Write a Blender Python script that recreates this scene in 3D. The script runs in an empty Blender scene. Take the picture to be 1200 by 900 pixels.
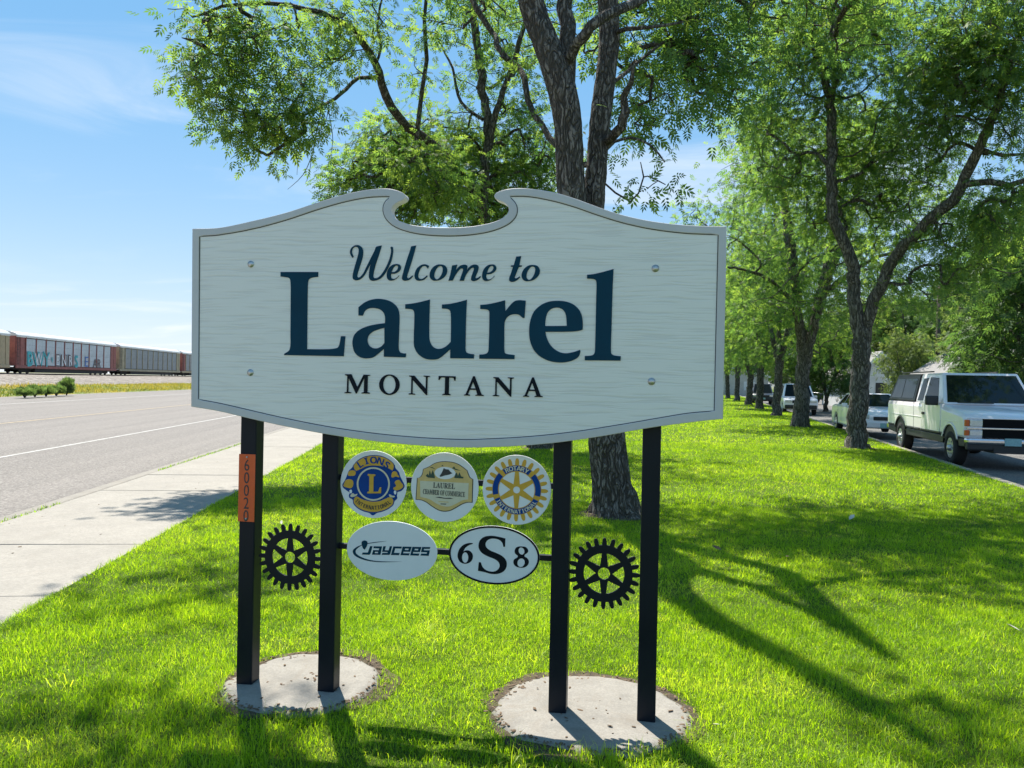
import bpy, bmesh, math, random
import numpy as np
from mathutils import Vector, Matrix, noise as mnoise

# ------------------------------------------------------------------ camera, world, sun, exposure
S = bpy.context.scene
COL = S.collection
R = math.radians
FPX, EYE, ROLL, PITCH = 900.0, 1.5, R(1.12), R(0.19)
CAM = Matrix.Rotation(math.pi/2 - PITCH, 3, 'X') @ Matrix.Rotation(ROLL, 3, 'Z')
cd = bpy.data.cameras.new('camera'); cam = bpy.data.objects.new('camera', cd); COL.objects.link(cam)
cam.matrix_world = Matrix.Translation((0, 0, EYE)) @ CAM.to_4x4()
cd.sensor_width = 36; cd.lens = 36*FPX/1200; cd.clip_start = .05; cd.clip_end = 5000
S.camera = cam
SUN_EL, SUN_AZ = R(62), R(-21)          # azimuth from +Y, clockwise positive
W = bpy.data.worlds.new('World'); S.world = W; W.use_nodes = True
def build_world():
    nt = W.node_tree; N = nt.nodes; L = nt.links; N.clear()
    out = N.new('ShaderNodeOutputWorld'); bg = N.new('ShaderNodeBackground'); bg.inputs[1].default_value = .12
    sky = N.new('ShaderNodeTexSky'); sky.sky_type = 'NISHITA'; sky.sun_disc = False
    sky.sun_elevation = SUN_EL; sky.sun_rotation = SUN_AZ
    sky.air_density = 1.0; sky.dust_density = .6; sky.ozone_density = 1.6; sky.altitude = 900
    tc = N.new('ShaderNodeTexCoord'); sep = N.new('ShaderNodeSeparateXYZ'); L.new(tc.outputs['Generated'], sep.inputs[0])
    def m(op, a, b):
        n = N.new('ShaderNodeMath'); n.operation = op
        for i, x in enumerate((a, b)):
            if isinstance(x, (int, float)): n.inputs[i].default_value = x
            elif x is not None: L.new(x, n.inputs[i])
        return n.outputs[0]
    z = m('MAXIMUM', sep.outputs[2], .0); zz = m('ADD', z, .12)
    px = m('DIVIDE', sep.outputs[0], zz); py = m('DIVIDE', sep.outputs[1], zz)
    cx = N.new('ShaderNodeCombineXYZ'); L.new(px, cx.inputs[0]); L.new(py, cx.inputs[1])
    mp = N.new('ShaderNodeMapping'); mp.inputs['Rotation'].default_value = (0, 0, R(14)); mp.inputs['Scale'].default_value = (.5, 1.35, 1)
    mp.inputs['Location'].default_value = (4.64, 9.4, 0)
    L.new(cx.outputs[0], mp.inputs[0])
    n1 = N.new('ShaderNodeTexNoise'); n1.inputs['Scale'].default_value = 1.15; n1.inputs['Detail'].default_value = 9; n1.inputs['Roughness'].default_value = .58; n1.inputs['Distortion'].default_value = .9
    L.new(mp.outputs[0], n1.inputs['Vector'])
    r1 = N.new('ShaderNodeMapRange'); r1.inputs[1].default_value = .47; r1.inputs[2].default_value = .8; r1.interpolation_type = 'SMOOTHSTEP'
    L.new(n1.outputs[0], r1.inputs[0])
    n2 = N.new('ShaderNodeTexNoise'); n2.inputs['Scale'].default_value = .35; n2.inputs['Detail'].default_value = 3
    L.new(mp.outputs[0], n2.inputs['Vector'])
    r2 = N.new('ShaderNodeMapRange'); r2.inputs[1].default_value = .40; r2.inputs[2].default_value = .56
    L.new(n2.outputs[0], r2.inputs[0])
    k = m('MULTIPLY', m('MULTIPLY', r1.outputs[0], r2.outputs[0]), .8)
    sp = N.new('ShaderNodeSeparateColor'); L.new(sky.outputs[0], sp.inputs[0]); cb = N.new('ShaderNodeCombineColor')   # the photograph's soft tone curve on the sky, the same in every direction
    for i, (p_, k_) in enumerate(((.66, .295), (.42, .725), (.35, 1.15))): L.new(m('MULTIPLY', m('POWER', sp.outputs[i], p_), k_), cb.inputs[i])
    hz = m('MULTIPLY', m('POWER', 2.718, m('MULTIPLY', z, -8.0)), .95)      # pale haze low on the horizon, all round
    mh = N.new('ShaderNodeMix'); mh.data_type = 'RGBA'; L.new(hz, mh.inputs[0]); L.new(cb.outputs[0], mh.inputs[6]); mh.inputs[7].default_value = (2.3, 2.42, 2.5, 1)
    mx = N.new('ShaderNodeMix'); mx.data_type = 'RGBA'; L.new(k, mx.inputs[0]); L.new(mh.outputs[2], mx.inputs[6]); mx.inputs[7].default_value = (2.55, 2.6, 2.65, 1)
    L.new(mx.outputs[2], bg.inputs[0]); L.new(bg.outputs[0], out.inputs[0])
build_world()
sd = bpy.data.lights.new('sun', 'SUN'); sd.energy = 2.85; sd.angle = R(.53); sd.color = (1, .94, .84)
sun = bpy.data.objects.new('sun', sd); COL.objects.link(sun)
SDIR = Vector((math.sin(SUN_AZ)*math.cos(SUN_EL), math.cos(SUN_AZ)*math.cos(SUN_EL), math.sin(SUN_EL)))
sun.rotation_euler = SDIR.to_track_quat('Z', 'Y').to_euler()
vs = S.view_settings; vs.view_transform = 'Standard'; vs.look = 'None'; vs.gamma = 1; vs.exposure = 1.85
S.cycles.max_bounces = 8; S.cycles.diffuse_bounces = 4; S.cycles.transmission_bounces = 6; S.cycles.transparent_max_bounces = 6
S.cycles.use_denoising = True; S.cycles.sample_clamp_indirect = 6

# ------------------------------------------------------------------ helpers
rng = np.random.default_rng(7); random.seed(7)
def ray(u, v): return CAM @ Vector(((u-600)/FPX, -(v-450)/FPX, -1))
def at(u, v, d):                                   # the point seen at (u, v), d metres ahead
    r = ray(u, v); return Vector((0, 0, EYE)) + r*(d/r.y)
def G(u, v, z=0):                                  # the point seen at (u, v) on the level z
    r = ray(u, v); return Vector((0, 0, EYE)) + r*((z-EYE)/r.z)
def put(o, **k):
    for a, b in k.items(): o['category' if a == 'cat' else a] = b
    return o
def link(name, me, mat=None, parent=None, **k):
    o = bpy.data.objects.new(name, me); COL.objects.link(o)
    if mat is not None:
        for x in (mat if isinstance(mat, (list, tuple)) else [mat]): me.materials.append(x)
    if parent: o.parent = parent
    return put(o, **k)
def empty(name, loc=(0, 0, 0), rz=0, **k):
    o = bpy.data.objects.new(name, None); COL.objects.link(o); o.location = loc; o.rotation_euler = (0, 0, rz)
    o.empty_display_size = .2
    return put(o, **k)
def copy_tree(o, parent=None):
    kids = list(o.children)
    c = o.copy(); COL.objects.link(c)
    if parent: c.parent = parent
    for ch in kids: copy_tree(ch, c)
    return c
def mesh(name, V, F, smooth=False):
    me = bpy.data.meshes.new(name); me.from_pydata([tuple(v) for v in V], [], [tuple(f) for f in F])
    if smooth: me.polygons.foreach_set('use_smooth', [True]*len(me.polygons))
    me.update(); return me
def np_mesh(name, V, F, smooth=False, attr=None):   # V (n,3), F (m,k) numpy
    me = bpy.data.meshes.new(name); n, k = F.shape
    me.vertices.add(len(V)); me.vertices.foreach_set('co', np.ascontiguousarray(V, dtype=np.float32).ravel())
    me.loops.add(n*k); me.loops.foreach_set('vertex_index', np.ascontiguousarray(F, dtype=np.int32).ravel())
    me.polygons.add(n); me.polygons.foreach_set('loop_start', np.arange(0, n*k, k, dtype=np.int32))
    me.polygons.foreach_set('loop_total', np.full(n, k, dtype=np.int32))
    if smooth: me.polygons.foreach_set('use_smooth', np.ones(n, dtype=bool))
    if attr is not None:
        a = me.attributes.new('tint', 'FLOAT', 'POINT'); a.data.foreach_set('value', np.ascontiguousarray(attr, dtype=np.float32))
    me.update(calc_edges=True); return me
def bm_mesh(name, bm, smooth=False):
    me = bpy.data.meshes.new(name); bmesh.ops.recalc_face_normals(bm, faces=bm.faces); bm.to_mesh(me); bm.free()
    if smooth: me.polygons.foreach_set('use_smooth', [True]*len(me.polygons))
    return me
def add_box(bm, c, s, rot=None, bev=0):
    r = bmesh.ops.create_cube(bm, size=1); M = Matrix.Translation(c) @ (rot.to_4x4() if rot else Matrix()) @ Matrix.Diagonal((*s, 1))
    bmesh.ops.transform(bm, matrix=M, verts=r['verts'])
    if bev:
        es = list({e for v in r['verts'] for e in v.link_edges})
        bmesh.ops.bevel(bm, geom=es, offset=bev, segments=2, affect='EDGES', profile=.6)
def box(name, c, s, mat, parent=None, bev=0, rot=None, **k):
    bm = bmesh.new(); add_box(bm, c, s, rot, bev); return link(name, bm_mesh(name, bm), mat, parent, **k)
def add_cyl(bm, p, q, r1, r2=None, seg=16, caps=True):
    p, q = Vector(p), Vector(q); d = q-p; r2 = r1 if r2 is None else r2
    M = Matrix.Translation((p+q)/2) @ d.to_track_quat('Z', 'Y').to_matrix().to_4x4()
    bmesh.ops.create_cone(bm, cap_ends=caps, segments=seg, radius1=r1, radius2=r2, depth=d.length, matrix=M)
def hull(name, V, F, mat, parent=None, **k): return link(name, mesh(name, V, F), mat, parent, **k)
def smooth_loop(P):                                # P: (x, y[, 1 = corner]) -> dense closed loop
    n = len(P); out = []
    for i in range(n):
        p0, p1, p2, p3 = P[i-1], P[i], P[(i+1) % n], P[(i+2) % n]
        a, b = Vector(p1[:2]), Vector(p2[:2]); d = (b-a).length
        t1 = Vector((0, 0)) if len(p1) > 2 else (b-Vector(p0[:2]))
        t2 = Vector((0, 0)) if len(p2) > 2 else (Vector(p3[:2])-a)
        if len(p1) > 2 and len(p2) > 2: out.append(a); continue
        t1 = t1.normalized()*d if t1.length else (b-a); t2 = t2.normalized()*d if t2.length else (b-a)
        for k in range(5):
            t = k/5; h = t*t
            out.append(a*(2*h*t-3*h+1)+t1*(h*t-2*h+t)+b*(-2*h*t+3*h)+t2*(h*t-h))
    return [tuple(p) for p in out]
def flat(name, loops, depth, bevel=0):             # closed 2-D loops (x, up) -> slab from y=0 to y=-depth
    c = bpy.data.curves.new(name, 'CURVE'); c.dimensions = '2D'; c.fill_mode = 'BOTH'; c.extrude = depth/2-bevel
    c.bevel_depth = bevel; c.bevel_resolution = 1; c.offset = -bevel
    for Lp in loops:
        sp = c.splines.new('POLY'); sp.points.add(len(Lp)-1); sp.use_cyclic_u = True
        for p, q in zip(sp.points, Lp): p.co = (q[0], q[1], 0, 1)
    o = bpy.data.objects.new(name, c); me = bpy.data.meshes.new_from_object(o); me.name = name
    bpy.data.objects.remove(o); bpy.data.curves.remove(c)
    n = len(me.vertices); a = np.empty(n*3, np.float32); me.vertices.foreach_get('co', a); a = a.reshape(n, 3)
    me.vertices.foreach_set('co', np.stack([a[:, 0], -(a[:, 2]+depth/2), a[:, 1]], 1).ravel()); me.update()
    return me
def glyph(ch, size, depth=.002):                    # one line of text, centred at its own middle
    c = bpy.data.curves.new('text', 'FONT'); c.body = ch; c.size = size; c.extrude = depth/2; c.resolution_u = 3; c.align_x = 'CENTER'
    o = bpy.data.objects.new('text', c); me = bpy.data.meshes.new_from_object(o)
    bpy.data.objects.remove(o); bpy.data.curves.remove(c)
    n = len(me.vertices); a = np.empty(n*3, np.float32); me.vertices.foreach_get('co', a); a = a.reshape(n, 3)
    b = np.stack([a[:, 0]-(a[:, 0].max()+a[:, 0].min())/2, -(a[:, 2]+depth/2), a[:, 1]-(a[:, 1].max()+a[:, 1].min())/2], 1)
    me.vertices.foreach_set('co', b.ravel()); me.update(); return me, b
def ell(cx, cy, rx, ry, n=40, a0=0): return [(cx+rx*math.cos(2*math.pi*i/n+a0), cy+ry*math.sin(2*math.pi*i/n+a0)) for i in range(n)]

# ------------------------------------------------------------------ materials
class NT:
    def __init__(s, name):
        s.m = bpy.data.materials.new(name); s.m.use_nodes = True; s.t = s.m.node_tree; s.N = s.t.nodes; s.L = s.t.links
        s.b = s.N['Principled BSDF']; s.co = s.N.new('ShaderNodeTexCoord').outputs['Object']
    def sc(s, sx, sy, sz, vec=None):
        n = s.N.new('ShaderNodeMapping'); n.inputs['Scale'].default_value = (sx, sy, sz); s.L.new(vec or s.co, n.inputs[0]); return n.outputs[0]
    def noise(s, scale, detail=4, rough=.55, vec=None, dist=0):
        n = s.N.new('ShaderNodeTexNoise'); n.inputs['Scale'].default_value = scale; n.inputs['Detail'].default_value = detail
        n.inputs['Roughness'].default_value = rough; n.inputs['Distortion'].default_value = dist; s.L.new(vec or s.co, n.inputs['Vector']); return n.outputs[0]
    def vor(s, scale, vec=None, feat='F1'):
        n = s.N.new('ShaderNodeTexVoronoi'); n.feature = feat; n.inputs['Scale'].default_value = scale; s.L.new(vec or s.co, n.inputs['Vector']); return n
    def ramp(s, fac, stops):
        n = s.N.new('ShaderNodeValToRGB'); e = n.color_ramp.elements
        while len(e) < len(stops): e.new(.5)
        for x, (p, c) in zip(e, stops): x.position = p; x.color = (*c, 1)
        s.L.new(fac, n.inputs[0]); return n.outputs[0]
    def mr(s, v, a, b, c=0, d=1):
        n = s.N.new('ShaderNodeMapRange'); s.L.new(v, n.inputs[0])
        for i, x in enumerate((a, b, c, d)): n.inputs[i+1].default_value = x
        return n.outputs[0]
    def math(s, op, a, b=0.0):
        n = s.N.new('ShaderNodeMath'); n.operation = op
        for i, x in enumerate((a, b)):
            if isinstance(x, (int, float)): n.inputs[i].default_value = x
            else: s.L.new(x, n.inputs[i])
        return n.outputs[0]
    def mix(s, f, a, b, mode='MIX'):
        n = s.N.new('ShaderNodeMix'); n.data_type = 'RGBA'; n.blend_type = mode
        for i, x in ((0, f), (6, a), (7, b)):
            if isinstance(x, (int, float)): n.inputs[i].default_value = x
            elif isinstance(x, tuple): n.inputs[i].default_value = (*x, 1)
            else: s.L.new(x, n.inputs[i])
        return n.outputs[2]
    def bump(s, h, strength=.5, dist=.01):
        n = s.N.new('ShaderNodeBump'); n.inputs['Strength'].default_value = strength; n.inputs['Distance'].default_value = dist
        s.L.new(h, n.inputs['Height']); s.L.new(n.outputs[0], s.b.inputs['Normal']); return n
    def col(s, c):
        if isinstance(c, tuple): s.b.inputs['Base Color'].default_value = (*c, 1)
        else: s.L.new(c, s.b.inputs['Base Color'])
    def set(s, **k):
        for a, v in k.items(): s.b.inputs[a.replace('_', ' ')].default_value = v
    def attr(s, name):
        n = s.N.new('ShaderNodeAttribute'); n.attribute_name = name; return n.outputs['Fac']
def paint(name, c, rough=.5, metal=0, var=.12, scale=8, spec=.5):
    t = NT(name); n = t.noise(scale, 6, .65)
    lo = tuple(x*(1-var) for x in c); hi = tuple(min(1, x*(1+var)) for x in c)
    t.col(t.ramp(n, [(.3, lo), (.7, hi)])); t.set(Roughness=rough, Metallic=metal); t.b.inputs['Specular IOR Level'].default_value = spec
    t.L.new(t.mr(n, .2, .8, rough*.85, min(1, rough*1.15)), t.b.inputs['Roughness'])
    return t.m

M = {}
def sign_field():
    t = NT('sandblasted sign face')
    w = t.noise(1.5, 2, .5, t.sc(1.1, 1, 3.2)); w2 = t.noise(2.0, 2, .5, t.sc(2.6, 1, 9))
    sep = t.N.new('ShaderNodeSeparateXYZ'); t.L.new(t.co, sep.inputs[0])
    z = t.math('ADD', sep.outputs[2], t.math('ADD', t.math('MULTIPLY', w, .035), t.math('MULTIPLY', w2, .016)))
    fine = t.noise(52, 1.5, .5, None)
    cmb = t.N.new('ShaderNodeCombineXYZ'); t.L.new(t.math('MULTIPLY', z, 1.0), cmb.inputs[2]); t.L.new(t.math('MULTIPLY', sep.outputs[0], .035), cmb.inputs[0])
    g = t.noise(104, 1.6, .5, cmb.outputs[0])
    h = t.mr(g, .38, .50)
    c = t.ramp(h, [(0, (.755, .725, .665)), (.6, (.82, .785, .715)), (1, (.84, .81, .74))])  # shading of the grain hollows put into the colour, darker where h is low
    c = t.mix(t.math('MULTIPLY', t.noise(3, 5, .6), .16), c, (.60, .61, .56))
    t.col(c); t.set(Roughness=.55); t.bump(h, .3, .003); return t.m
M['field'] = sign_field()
M['border'] = paint('grey sign border', (.56, .545, .535), .45, 0, .05, 6, .3)
M['edge'] = paint('sign edge', (.5, .5, .48), .5, 0, .06, 6)
M['border_shade'] = paint('groove dark', (.05, .05, .055), .6)
M['navy'] = paint('navy lettering', (.0012, .040, .072), .4, 0, .15, 5, .12)
M['black'] = paint('near black lettering', (.004, .008, .014), .45, 0, .2, 9, .12)
def post_mat():
    t = NT('black coated steel'); n = t.noise(9, 6, .65, t.sc(1, 1, .4)); d = t.noise(140, 2)
    t.col(t.ramp(n, [(.3, (.0045, .008, .014)), (.62, (.007, .011, .018)), (.8, (.014, .018, .023))]))
    t.b.inputs['Specular IOR Level'].default_value = .2; t.L.new(t.mr(n, .3, .8, .32, .52), t.b.inputs['Roughness']); t.bump(d, .08, .001); return t.m
M['post'] = post_mat()
M['bolt'] = paint('zinc bolt', (.5, .5, .48), .35, .8, .2, 60)
M['plaque'] = paint('white plaque', (.74, .76, .77), .35, 0, .04, 5)
M['plaque_edge'] = M['plaque']
M['gold'] = paint('gold print', (.62, .36, .05), .4, 0, .12, 30, .2)
M['tan'] = paint('tan print', (.62, .44, .16), .4, 0, .1, 30)
M['cream'] = paint('cream print', (.62, .58, .42), .45, 0, .06, 30)
M['blue'] = paint('royal blue print', (.002, .05, .24), .4, 0, .12, 20, .12)
M['dark_print'] = paint('dark print', (.02, .025, .03), .4)
M['green_print'] = paint('dark green print', (.015, .06, .04), .4)
M['orange'] = paint('orange reflective tape', (.72, .10, .012), .35, 0, .07, 30)
def concrete(name, c, sc=1, dark=.7, stain=.5):
    t = NT(name); a = t.noise(3.1*sc, 8, .7); b = t.noise(60*sc, 5, .75); v = t.vor(85*sc); f = t.noise(14*sc, 6, .7)
    base = t.ramp(a, [(.3, tuple(x*dark for x in c)), (.5, c), (.72, tuple(min(1, x*1.15) for x in c))])
    base = t.mix(t.mr(b, .38, .62, 0, .55), base, tuple(x*.62 for x in c)); base = t.mix(t.mr(f, .5, .68, 0, .4), base, tuple(x*.68 for x in c))
    cell = t.N.new('ShaderNodeSeparateColor'); t.L.new(v.outputs['Color'], cell.inputs[0])
    base = t.mix(t.math('MULTIPLY', t.mr(v.outputs['Distance'], .0, .3, 1, 0), t.mr(cell.outputs[0], .72, .8, 0, .7)), base, (.12, .10, .085))
    st = t.mr(t.noise(1.3*sc, 6, .75, None, 1.5), .52, .68, 0, stain); base = t.mix(st, base, (.19, .16, .125))
    t.col(base); t.set(Roughness=.88); t.bump(t.math('ADD', b, t.math('MULTIPLY', f, .8)), .5, .006); return t.m
M['pad'] = concrete('pad concrete', (.265, .247, .215), 1.6, .66, .6)
M['walk'] = concrete('sidewalk concrete', (.288, .266, .232), .8, .86, .22)
M['kerb'] = concrete('kerb concrete', (.245, .225, .195), 1, .75, .5)
def soil():
    t = NT('soil'); a = t.noise(26, 8, .7); b = t.vor(70)
    t.col(t.mix(t.mr(b.outputs['Distance'], 0, .5, .4, 0), t.ramp(a, [(.3, (.03, .02, .013)), (.55, (.085, .06, .038)), (.8, (.19, .15, .10))]), (.03, .02, .015)))
    t.set(Roughness=.95); t.bump(a, 1, .02); return t.m
M['soil'] = soil()
# ------------------------------------------------------------------ ground
HS, SS, SC = -.1, .255, 4.87                         # highway slope dx/dy; side street slope and kerb offset
HA = math.atan(-HS); HV = Vector((math.sin(-HA), math.cos(HA), 0)); HN = Vector((math.cos(HA), math.sin(HA), 0))
def H(lat, y, z=0): return Vector((lat*math.cos(HA), lat*math.sin(HA), z)) + HV*y    # across / along the highway
def lat_of(p): return p.x*HN.x + p.y*HN.y
def lawn_mat():
    t = NT('turf'); a = t.noise(.6, 5, .6); b = t.noise(45, 5, .75); c = t.noise(3.2, 5, .65)
    col = t.ramp(b, [(.25, (.02, .04, .006)), (.5, (.07, .12, .010)), (.75, (.14, .20, .02))])
    col = t.mix(t.mr(c, .4, .75, 0, .5), col, (.13, .15, .025)); col = t.mix(t.mr(a, .35, .7, 0, .4), col, (.045, .085, .008))
    t.col(col); t.set(Roughness=.9); t.b.inputs['Specular IOR Level'].default_value = .15; t.bump(t.math('ADD', b, c), .9, .03); return t.m
M['turf'] = lawn_mat()
def terrain_mat():
    t = NT('far ground'); a = t.noise(.02, 5, .6); b = t.noise(.9, 5, .7)
    t.col(t.mix(t.mr(b, .3, .7, 0, .5), t.ramp(a, [(.35, (.09, .11, .03)), (.6, (.16, .15, .07))]), (.06, .09, .02))); t.set(Roughness=.95); return t.m
M['terrain'] = terrain_mat()
link('terrain', mesh('terrain', [(-2500, -2500, -.32), (2500, -2500, -.32), (2500, 3500, -.32), (-2500, 3500, -.32)], [(0, 1, 2, 3)]), M['terrain'], kind='structure')
LAWN_L = lat_of(G(240, 597)); 
def lawn_left(y): return (LAWN_L - y*HN.y)/HN.x
def lawn_right(y): return SC + SS*y
V, F = [], []
ys = [-8+2*i for i in range(76)]
for y in ys:
    for k in range(9): V.append((lawn_left(y)+(lawn_right(y)-lawn_left(y))*k/8, y, 0))
for i in range(len(ys)-1):
    for k in range(8): a = i*9+k; F.append((a, a+1, a+10, a+9))
n0 = len(V)
for s_ in (0, 8):                                     # skirts
    for i in range(len(ys)-1):
        a, b = i*9+s_, (i+1)*9+s_; V += [(*V[a][:2], -.3), (*V[b][:2], -.3)]; F.append((a, b, len(V)-1, len(V)-2))
link('lawn', mesh('lawn', V, F), M['turf'], kind='structure')

WALK_R = LAWN_L; WALK_L = lat_of(G(100, 580.6, -.02)); KERB_L = WALK_L-.19
hw = lambda name, **k: empty(name, (0, 0, 0), HA, **k)     # local x across, local y along the highway
walk = box('sidewalk', (0, 0, 0), (.01, .01, .01), M['soil'])
bpy.data.objects.remove(walk)
bm = bmesh.new(); add_box(bm, ((WALK_L+WALK_R)/2, 80, -.16), (WALK_R-WALK_L, 200, .2)); walk = link('sidewalk', bm_mesh('sidewalk', bm), M['soil'], kind='structure')
walk.rotation_euler = (0, 0, HA)
bm = bmesh.new(); SW = WALK_R-WALK_L; add_box(bm, (0, 0, 0), (SW-.012, 1.64, .1), None, .008); slab_me = bm_mesh('slab', bm); slab_me.materials.append(M['walk'])
y_j = (H(0, 0).x*0 + G(90, 636).dot(HV))
k0 = -6
for i in range(30):
    o = bpy.data.objects.new('slab', slab_me if i == 0 else slab_me); COL.objects.link(o); o.parent = walk
    o.location = ((WALK_L+WALK_R)/2, y_j + (k0+i+.5)*1.652, -.062+random.uniform(-.003, .003)); o.rotation_euler = (random.uniform(-.002, .002), random.uniform(-.002, .002), math.pi*(i % 2))
yfar = y_j+(k0+30)*1.652
box('slab', ((WALK_L+WALK_R)/2, (yfar+180)/2, -.062), (SW-.012, 180-yfar, .1), M['walk'], walk)
kerb = box('kerb', ((WALK_L+KERB_L)/2-.004, 80, -.12), (.178, 200, .21), M['kerb'], kind='structure', bev=.03); kerb.rotation_euler = (0, 0, HA)
RZ = -.13
def road_mat(name, c, lanes=True):
    t = NT(name); sep = t.N.new('ShaderNodeSeparateXYZ'); t.L.new(t.co, sep.inputs[0])
    v = t.vor(42); b = t.noise(30, 5, .75); a = t.noise(.5, 6, .65, t.sc(1, .12, 1)); w = t.noise(.9, 4, .6, t.sc(1.6, .02, 1)); cs = t.noise(2, 6, .7)
    base = t.ramp(b, [(.28, tuple(x*.5 for x in c)), (.5, c), (.72, tuple(x*1.5 for x in c))])
    base = t.mix(t.mr(a, .35, .7, 0, .35), base, tuple(x*.72 for x in c)); base = t.mix(t.mr(w, .40, .62, 0, .75), base, tuple(x*1.35 for x in c))
    cell = t.N.new('ShaderNodeSeparateColor'); t.L.new(v.outputs['Color'], cell.inputs[0])
    base = t.mix(t.mr(cell.outputs[0], 0, 1, .1, .6), base, t.ramp(cell.outputs[1], [(0, (.05, .046, .042)), (.5, (.18, .165, .15)), (1, (.34, .32, .29))]))
    t.col(base); t.set(Roughness=.9); t.bump(t.math('ADD', v.outputs['Distance'], b), .6, .006); return t.m
M['road'] = road_mat('chip seal road', (.138, .123, .111))
M['street'] = road_mat('side street asphalt', (.075, .074, .075))
FAR_L = lat_of(G(60, 463, RZ))
def strip(name, l0, l1, y0, y1, z, mat, **k):
    o = link(name, mesh(name, [(l0, y0, z), (l1, y0, z), (l1, y1, z), (l0, y1, z)], [(0, 1, 2, 3)]), mat, **k); o.rotation_euler = (0, 0, HA); return o
road = strip('road', FAR_L, KERB_L+.05, -60, 900, RZ, M['road'], kind='structure')
def line_mat(name, c, wear):
    t = NT(name); n = t.noise(7, 6, .75); b = t.noise(60, 3, .7)
    t.col(t.mix(t.mr(t.math('ADD', n, t.math('MULTIPLY', b, .5)), wear, wear+.22), c, (.13, .118, .105))); t.set(Roughness=.75); return t.m
M['white_line'] = line_mat('worn white paint', (.40, .39, .37), .72)
M['yellow_line'] = line_mat('worn yellow paint', (.33, .25, .14), .7)
l = lat_of(G(130, 513, RZ)); strip('edge_line', l-.05, l+.05, -60, 700, RZ+.004, M['white_line'], kind='structure')
l = lat_of(G(110, 485.5, RZ)); strip('centre_line', l-.075, l+.075, -60, 700, RZ+.004, M['yellow_line'], kind='structure')
l = lat_of(G(60, 470.5, RZ)); strip('edge_line', l-.08, l+.08, -60, 700, RZ+.004, M['white_line'], kind='structure')
l = lat_of(G(60, 480, RZ))
# verge and ballast: swept profile beyond the highway
M['verge'] = (lambda t: (t.col(t.mix(t.mr(t.noise(.12, 4, .6), .45, .6), t.ramp(t.noise(1.2, 6, .7), [(.3, (.08, .14, .02)), (.6, (.16, .20, .04)), (.8, (.26, .25, .07))]), t.ramp(t.noise(1.6, 6, .7), [(.3, (.14, .14, .02)), (.55, (.36, .27, .05)), (.8, (.42, .32, .10))]))), t.set(Roughness=.95), t.bump(t.noise(2.5, 5, .7), 1, .3), t.m)[-1])(NT('dry verge'))
def ballast_mat():
    t = NT('ballast'); v = t.vor(3.2); b = t.noise(1.1, 6, .7); cell = t.N.new('ShaderNodeSeparateColor'); t.L.new(v.outputs['Color'], cell.inputs[0])
    c = t.ramp(cell.outputs[0], [(0, (.07, .06, .052)), (.4, (.18, .155, .135)), (.8, (.28, .25, .22)), (1, (.38, .35, .32))])
    t.col(t.mix(t.mr(b, .4, .7, 0, .4), c, (.20, .17, .13))); t.set(Roughness=.95); t.bump(v.outputs['Distance'], 1, .25); return t.m
M['ballast'] = ballast_mat()
TRK = -54.0
def sweep(name, prof, mat, **k):
    V, F = [], []; ys = [-80+12*i for i in range(60)]; n = len(prof)
    for y in ys:
        for (a, z) in prof: V.append((a+.25*mnoise.noise(Vector((a, y*.09, 3))), y, z+.05*mnoise.noise(Vector((a*.7, y*.3, 0)))))
    for i in range(len(ys)-1):
        for j in range(n-1): a = i*n+j; F.append((a, a+1, a+n+1, a+n))
    o = link(name, mesh(name, V, F, True), mat, **k); o.rotation_euler = (0, 0, HA); return o
sweep('verge', [(FAR_L+.25, RZ-.06), (FAR_L-.6, RZ+.02), (FAR_L-3, -.02), (FAR_L-6, .1), (-38.2, .2)], M['verge'], kind='structure')
sweep('ballast', [(-37.2, .02), (-38.4, .25), (-42, .55), (-46, .9), (-49.5, 1.12), (TRK+2, 1.18), (TRK-2, 1.2), (TRK-8, 1.25), (TRK-30, 1.3), (TRK-40, -.3)], M['ballast'], kind='structure')
# side street
def street_pt(a, y): return (SC + SS*y + a, y)
st = link('street', mesh('street', [(*street_pt(-.1, -30), -.155), (*street_pt(13, -30), -.155), (*street_pt(13, 400), -.155), (*street_pt(-.1, 400), -.155)], [(0, 1, 2, 3)]), M['street'], kind='structure')
def kerb_run(name, a0, a1, z, y0, y1):
    V = []
    for y in (y0, y1):
        V += [(*street_pt(a0, y), -.3), (*street_pt(a0, y), z), (*street_pt(a1, y), z), (*street_pt(a1, y), -.3)]
    link(name, mesh(name, V, [(0, 1, 5, 4), (1, 2, 6, 5), (2, 3, 7, 6)]), M['kerb'], kind='structure')
kerb_run('street_kerb', .005, .17, .004, -20, 150); kerb_run('street_kerb', 11, 11.18, .0, -20, 300)
link('yard_ground', mesh('yard_ground', [(*street_pt(11.19, -30), -.02), (*street_pt(120, -30), -.02), (*street_pt(120, 400), -.02), (*street_pt(11.19, 400), -.02)], [(0, 1, 2, 3)]), M['turf'], kind='structure')

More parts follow.
